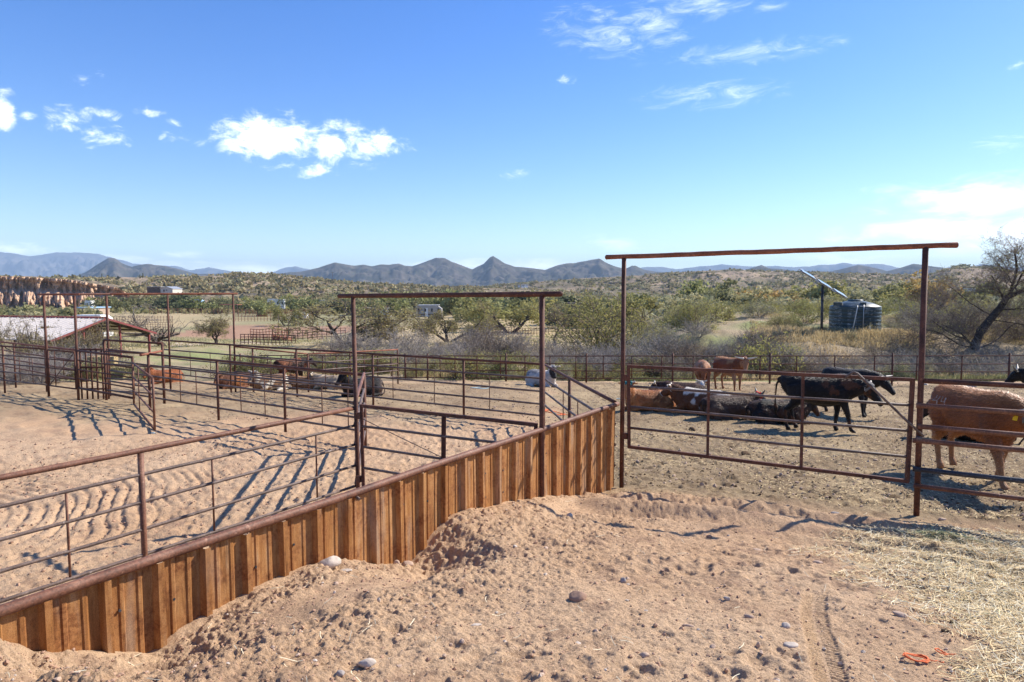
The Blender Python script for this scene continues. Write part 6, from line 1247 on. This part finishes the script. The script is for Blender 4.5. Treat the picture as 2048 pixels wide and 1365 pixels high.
def cam_side(n, y0=2.6, y1=10.5):
    y = y0 + (y1 - y0) * g.random(n) ** 1.6; x = y * g.uniform(-.95, .9, n); dw_ = (x - WB[0]) * WN[0] + (y - WB[1]) * WN[1]; dg_ = (x - GP.x) * GN[0] + (y - GP.y) * GN[1]; m = (dw_ > .05) & (dg_ > -.2); return x[m], y[m], dw_[m]
M['clod'] = simple('soil_clods', (.40, .25, .165), .22, 6, .95, .1, .5, 60)
x, y, d_ = cam_side(26000); k = (g.random(len(x)) < .22 + .8 * np.exp(-(d_ / .9) ** 2)) ; x, y = x[k], y[k]; scatter_stones('clods', x, y, .004 + .011 * g.random(len(x)) ** 3.5, M['clod'], 'small soil clods broken over the dirt', 4, 'soil')
x, y, d_ = cam_side(1500); scatter_stones('pebbles', x, y, .004 + .013 * g.random(len(x)) ** 4, M['stone_tan'], 'small buff pebbles scattered over the dirt', 5)
x, y, d_ = cam_side(500); scatter_stones('pebbles', x, y, .004 + .012 * g.random(len(x)) ** 4, M['stone_pale'], 'small whitish pebbles scattered over the dirt', 6)
y = 4 + 10 * g.random(9000); x = y * g.uniform(-.95, .1, 9000); dw_ = (x - WB[0]) * WN[0] + (y - WB[1]) * WN[1]; m_ = dw_ < -.2; x, y = x[m_], y[m_]; scatter_stones('clods', x, y, .006 + .02 * g.random(len(x)) ** 4, M['clod'], 'small soil clods over the raked arena', 7, 'soil')
y = 8 + 20 * g.random(30000) ** 1.3; x = y * g.uniform(-.45, .85, 30000); dg_ = (x - GP.x) * GN[0] + (y - GP.y) * GN[1]; kk = fbm(x, y, .9, 3, 44); m_ = ((dg_ < -.15) & (x > .03 * y) | (y > 16)) & (kk + .25 > g.random(30000) * .8); x, y = x[m_], y[m_]
scatter_stones('dung_crumbs', x, y, (.006 + .019 * g.random(len(x)) ** 4) , M['dungm'], 'dark dung crumbs trampled over the corral floor', 8, 'dung')
y = 8 + 20 * g.random(9000) ** 1.3; x = y * g.uniform(-.45, .85, 9000); dg_ = (x - GP.x) * GN[0] + (y - GP.y) * GN[1]; m_ = (dg_ < -.15) & (x > .03 * y) | (y > 16); x, y = x[m_], y[m_]; scatter_stones('pebbles', x, y, .008 + .022 * g.random(len(x)) ** 4, M['stone_tan'], 'pale stones and chips over the corral floor', 9)
# straw: thin bent stems
def straws(name, n, reg_, ln, wid, label, seed, mat):
    g = np.random.default_rng(seed); x, y = reg_(g, n); n = len(x); a = g.uniform(0, 6.283, n); L_ = ln * g.uniform(.35, 1.3, n); bend = g.normal(0, .35, n); t = g.normal(0, .22, n)
    pts = []
    for s_ in (-.5, -.1, .25, .5):
        an = a + bend * s_; px, py = x + np.cos(an) * L_ * s_, y + np.sin(an) * L_ * s_; pts.append((px, py))
    z0 = ground_z(x, y) + g.uniform(.002, .022, n); V = []; nx, ny = -np.sin(a), np.cos(a)
    for k_, s_ in enumerate((-.5, -.1, .25, .5)):
        zz_ = np.maximum(z0 + t * L_ * s_, ground_z(*pts[k_]) + .004)
        for sg in (-1, 1): V.append(np.stack((pts[k_][0] + nx * wid * sg, pts[k_][1] + ny * wid * sg, zz_ + sg * wid * .4), 1))
    V = np.stack(V, 1); nb = 8; Fq_ = np.array([[0, 1, 3, 2], [2, 3, 5, 4], [4, 5, 7, 6]]); Fc = (Fq_[None] + (np.arange(n) * nb)[:, None, None]).reshape(-1, 4); o = mesh_np(name, V.reshape(-1, 3), Fc, mat, None, False); tag(o, label, 'straw', kind='stuff')
def straw_reg(thr, pw):
    def f(g, n):
        y = 2.4 + 5.2 * g.random(n) ** 1.15; x = y * g.uniform(.15, .98, n); k = fbm(x, y, 1.3, 3, 109) * .9 + (x - (2.25 + .28 * (y - 3.4))) * .75; dg_ = (x - GP.x) * GN[0] + (y - GP.y) * GN[1]
        m = (k > thr + pw * g.random(n)) & (dg_ > .3); return x[m], y[m]
    return f
M['straw_a'] = simple('straw_gold', (.66, .50, .25), .3, 12, .7, .3); M['straw_b'] = simple('straw_pale', (.74, .66, .45), .25, 12, .7, .3); M['straw_c'] = simple('hay_green', (.36, .36, .18), .3, 12, .8, .2)
straws('straw', 52000, straw_reg(.02, 1.0), .11, .0019, 'golden straw strewn thickly at the lower right', 11, M['straw_a']); straws('straw', 20000, straw_reg(.0, 1.1), .13, .0016, 'pale bleached straw mixed over the golden straw', 12, M['straw_b']); straws('straw', 5000, straw_reg(.2, 1.0), .09, .0016, 'greenish hay wisps among the straw', 13, M['straw_c'])
def pen_reg(g, n):
    y = 8 + 20 * g.random(n) ** 1.4; x = y * g.uniform(-.1, .85, n); dg_ = (x - GP.x) * GN[0] + (y - GP.y) * GN[1]; m = (dg_ < -.1) & (x > .03 * y) & (fbm(x, y, .7, 3, 46) > -.25); return x[m], y[m]
straws('straw', 26000, pen_reg, .055, .0032, 'trampled hay flecks over the cattle corral floor', 16, M['straw_a'])
straws('straw', 420, lambda g, n: (lambda q: (q[0], q[1]))(cam_side(n)), .09, .0015, 'single straw stems stray over the dirt', 14, M['straw_b'])
hp_ = G(1905, 1085); straws('straw', 2600, lambda g, n: (hp_.x + g.normal(0, .17, n), hp_.y + g.normal(0, .10, n)), .12, .0018, 'little heap of greenish hay near the right arch post', 15, M['straw_c'])
# twine
M['twine'] = simple('orange_twine', (.75, .16, .045), .1, 30, .7); M['blue_twine'] = simple('pale_blue_twine', (.42, .52, .50), .1, 30, .8)
def twine(u, v, w_, lab, mat='twine', loops=5, r=.003, squash=.55, seed=1):
    q = G(u, v); s_ = w_ / F * q.y / 2; g_ = random.Random(seed); pts = []
    for k in range(loops * 16):
        a = k / 16 * 6.283; f = 1 + .25 * math.sin(k * .37 + seed); x = q.x + math.cos(a) * s_ * f + g_.gauss(0, s_ * .03) + .25 * s_ * math.sin(k / 30); y_ = q.y + math.sin(a) * s_ * squash * f * 1.2; pts.append((x, y_, gzd(x, y_) + .012 + .012 * abs(math.sin(k * .21))))
    for k in range(14): x = pts[-1][0] + s_ * .12; y_ = pts[-1][1] + s_ * .08 * math.sin(k); pts.append((x, y_, gzd(x, y_) + .012))
    o = MB().tube(pts, r, 5).build('baling_twine', M[mat]); tag(o, lab, 'twine', 'discarded baling twine'); return o
twine(1825, 1326, 46, 'tangle of orange baling twine at the edge of the straw', seed=2); twine(1878, 1312, 22, 'short orange twine curl in the straw right of the tangle', loops=2, seed=3); twine(1447, 838, 44, 'orange twine in front of the lying steer with the red wrap', loops=5, r=.008, squash=.7, seed=4); twine(1108, 826, 40, 'orange twine on the ground seen through the sloping side panel', loops=4, r=.008, squash=.7, seed=5); twine(962, 777, 40, 'pale blue twine on the ground left of the white steer', 'blue_twine', 4, .011, .7, 6); twine(1239, 800, 14, 'pale blue twine beside the left post of the tallest arch', 'blue_twine', 3, .009, .7, 7); twine(305, 868, 6, 'knot of pale twine at the foot of the swung open gate', 'blue_twine', 3, .008, .7, 8)
for u, v, w_, lab in ((948, 759, 14, 'white rock on the corral floor near the back fence'), (1851, 771, 14, 'pale rock behind the rump of the brown branded steer'), (1935, 773, 34, 'flat grey rock behind the back of the brown branded steer')): stone(u, v, w_, lab, 'stone_pale' if w_ < 20 else 'stone', (1, .6, .5), 0)
# ------------------------------------------------------------------ sun, sky, air, camera
SUN_AZ = math.atan2(.894, .443); SUN_EL = R(39)
sd = Vector((math.sin(SUN_AZ) * math.cos(SUN_EL), math.cos(SUN_AZ) * math.cos(SUN_EL), math.sin(SUN_EL)))
L = bpy.data.lights.new('sun', 'SUN'); L.energy = SUN_E; L.angle = R(.5); L.color = (1, .93, .83)
so = bpy.data.objects.new('sun', L); C.objects.link(so); so.rotation_euler = sd.to_track_quat('Z', 'Y').to_euler(); so.location = (30, 20, 60)
w = bpy.data.worlds.new('World'); bpy.context.scene.world = w; w.use_nodes = True; nt = w.node_tree
bg = nt.nodes['Background']
def nn(k, **kw):
    nd = nt.nodes.new(k)
    for a, b_ in kw.items(): setattr(nd, a, b_)
    return nd
def mm(op, a, b_=None, c_=None, clamp=False):
    nd = nn('ShaderNodeMath', operation=op, use_clamp=clamp)
    for i_, v_ in enumerate((a, b_, c_)):
        if v_ is None: continue
        if isinstance(v_, (int, float)): nd.inputs[i_].default_value = v_
        else: nt.links.new(v_, nd.inputs[i_])
    return nd.outputs[0]
sky = nn('ShaderNodeTexSky', sky_type='NISHITA'); sky.sun_disc = False; sky.sun_elevation = SUN_EL; sky.sun_rotation = SUN_AZ
sky.altitude = 700; sky.air_density = 1.0; sky.dust_density = .3; sky.ozone_density = 2.0
hs_ = nn('ShaderNodeHueSaturation'); hs_.inputs['Saturation'].default_value = SKY_SAT; hs_.inputs['Value'].default_value = 1.06; hs_.inputs['Hue'].default_value = .515
nt.links.new(sky.outputs[0], hs_.inputs['Color'])
tc = nn('ShaderNodeTexCoord'); sx = nn('ShaderNodeSeparateXYZ'); nt.links.new(tc.outputs['Generated'], sx.inputs[0])
az_ = mm('ARCTAN2', sx.outputs[0], sx.outputs[1]); el_ = mm('ARCSINE', sx.outputs[2])
def cl_noise(sx_, sy_, scale, detail, rough, dist, off=0.0, shear=0.0):
    cb = nn('ShaderNodeCombineXYZ'); nt.links.new(mm('ADD', mm('MULTIPLY', az_, sx_), mm('MULTIPLY', el_, shear)), cb.inputs[0]); nt.links.new(mm('MULTIPLY', el_, sy_), cb.inputs[1]); cb.inputs[2].default_value = off
    n_ = nn('ShaderNodeTexNoise'); n_.inputs['Scale'].default_value = scale; n_.inputs['Detail'].default_value = detail; n_.inputs['Roughness'].default_value = rough; n_.inputs['Distortion'].default_value = dist
    nt.links.new(cb.outputs[0], n_.inputs['Vector']); return n_.outputs['Fac']
def aze(u, v):
    d = Vector(ray(u, v)).normalized(); return math.atan2(d.x, d.y), math.asin(d.z)
def blob(u, v, ru, rv, tilt=0.0):
    """soft ellipse on the dome round the direction of a cloud: 1 at its centre, 0 at its rim"""
    a, e = aze(u, v); a1, _ = aze(u + ru, v); _, e1 = aze(u, v - rv); wa, we = a1 - a, e1 - e
    da = mm('DIVIDE', mm('SUBTRACT', az_, a), wa); de = mm('DIVIDE', mm('SUBTRACT', el_, e), we)
    if tilt: de = mm('SUBTRACT', de, mm('MULTIPLY', da, tilt))
    q = mm('ADD', mm('MULTIPLY', da, da), mm('MULTIPLY', de, de))
    return mm('SUBTRACT', 1.0, mm('SQRT', q), clamp=True)
def clouds(blobs, n_, lo, hi, strength):
    acc = None
    for b_ in blobs:
        k = mm('MULTIPLY', blob(*b_[:5]), b_[5]); acc = k if acc is None else mm('MAXIMUM', acc, k)
    s_ = mm('ADD', acc, mm('MULTIPLY', mm('SUBTRACT', n_, .5), 2.0)); s_ = mm('MULTIPLY', s_, mm('MULTIPLY', acc, 8.0, clamp=True))
    mr = nn('ShaderNodeMapRange', interpolation_type='SMOOTHSTEP'); nt.links.new(s_, mr.inputs['Value'])
    mr.inputs['From Min'].default_value = lo; mr.inputs['From Max'].default_value = hi
    return mm('MULTIPLY', mr.outputs[0], strength)
puffn = cl_noise(1, 1.7, 24, 10, .66, .45)
puff = clouds([(540, 272, 150, 66, 0.12, .92), (700, 290, 150, 62, .0, .66), (610, 335, 110, 30, 0, .42), (210, 275, 80, 34, .1, .62), (135, 240, 80, 40, 0, .50), (5, 220, 44, 62, 0, .95), (55, 232, 40, 26, 0, .55), (370, 278, 70, 22, 0, .46), (470, 300, 60, 22, 0, .6),
               (205, 228, 60, 20, 0, .40), (300, 225, 50, 18, 0, .34), (795, 302, 50, 24, 0, .52), (615, 342, 60, 26, 0, .5), (168, 160, 40, 18, 0, .36), (1130, 163, 32, 20, .2, .36), (2030, 132, 40, 18, .5, .55), (1030, 350, 45, 16, .5, .36), (205, 150, 22, 26, 0, .35), (345, 245, 40, 14, 0, .36)], puffn, .16, .98, 1.0)
wispn = cl_noise(1, 3.4, 20, 10, .7, 1.0, 3.0, -.9)
wisp = clouds([(1215, 66, 170, 80, -.35, .50), (1310, 45, 110, 80, 0, .50), (1400, 8, 150, 50, .2, .52), (1500, 105, 250, 36, .1, .50), (1420, 190, 230, 40, 0, .44), (1540, 15, 50, 26, 0, .34), (1130, 15, 40, 30, 0, .3), (2000, 290, 90, 26, 0, .42), (1230, 488, 80, 22, -.7, .55)], wispn, .06, 1.3, .46)
bankn = cl_noise(1, 3.0, 13, 9, .6, .5, 7.0)
bank = clouds([(1990, 400, 420, 70, .10, .75), (1880, 460, 330, 46, .1, .80), (2090, 470, 420, 80, 0, .9), (1700, 525, 260, 22, 0, .50), (1780, 385, 110, 26, 0, .40), (40, 500, 190, 22, -.1, .55), (200, 520, 140, 16, 0, .4), (470, 545, 420, 26, 0, .72), (1000, 533, 330, 20, 0, .60), (370, 508, 60, 12, 0, .4)], bankn, .08, 1.15, .85)
tot = mm('MINIMUM', mm('ADD', mm('ADD', puff, wisp), bank), 1.0)
mx = nn('ShaderNodeMix', data_type='RGBA'); nt.links.new(tot, mx.inputs[0]); nt.links.new(hs_.outputs[0], mx.inputs[6]); mx.inputs[7].default_value = (*CLOUD, 1)
nt.links.new(mx.outputs[2], bg.inputs['Color']); bg.inputs['Strength'].default_value = SKY_S
# the air itself
if HAZE > 0:
    hz = bpy.data.meshes.new('haze'); X0, X1, Y0, Y1, Z0, Z1 = -11000, 11000, -9300, 12600, -60.0, 950.0
    zmin = min((min(v.co.z for v in o.data.vertices) for o in bpy.data.objects if o.type == 'MESH' and o.get('kind') == 'structure'), default=-6)
    zmax = max((max(v.co.z for v in o.data.vertices) for o in bpy.data.objects if o.type == 'MESH' and o.get('kind') == 'structure'), default=300)
    Z0, Z1 = zmin - 1.0, zmax + 6
    hz.from_pydata([(X0, Y0, Z0), (X1, Y0, Z0), (X1, Y1, Z0), (X0, Y1, Z0), (X0, Y0, Z1), (X1, Y0, Z1), (X1, Y1, Z1), (X0, Y1, Z1)], [], [(0, 3, 2, 1), (4, 5, 6, 7), (0, 1, 5, 4), (1, 2, 6, 5), (2, 3, 7, 6), (3, 0, 4, 7)])
    ho = bpy.data.objects.new('haze', hz); C.objects.link(ho); tag(ho, 'thin blue haze in the air over the valley', 'haze', kind='stuff')
    hm = bpy.data.materials.new('air'); hm.use_nodes = True; t_ = hm.node_tree; t_.nodes.remove(t_.nodes['Principled BSDF'])
    pv = t_.nodes.new('ShaderNodeVolumePrincipled'); pv.inputs['Color'].default_value = (.57, .77, 1, 1); pv.inputs['Density'].default_value = HAZE; pv.inputs['Anisotropy'].default_value = .0
    t_.links.new(pv.outputs[0], t_.nodes['Material Output'].inputs['Volume']); hz.materials.append(hm)
cam = bpy.data.cameras.new('camera'); cam.lens = 24.0; cam.sensor_width = 36.0; cam.clip_start = .05; cam.clip_end = 40000
co = bpy.data.objects.new('camera', cam); C.objects.link(co); co.location = (0, 0, HC); co.rotation_euler = (math.pi / 2 - PITCH, 0, 0)
sc = bpy.context.scene; sc.camera = co
sc.view_settings.view_transform = 'Standard'; sc.view_settings.look = 'None'; sc.view_settings.exposure = EXPO; sc.view_settings.gamma = 1.0
sc.cycles.use_denoising = True; sc.cycles.max_bounces = 6; sc.cycles.diffuse_bounces = 3; sc.cycles.volume_bounces = 0; sc.cycles.transparent_max_bounces = 8
for o in bpy.data.objects:
    for k_ in ('_w', '_h'):
        if k_ in o: del o[k_]
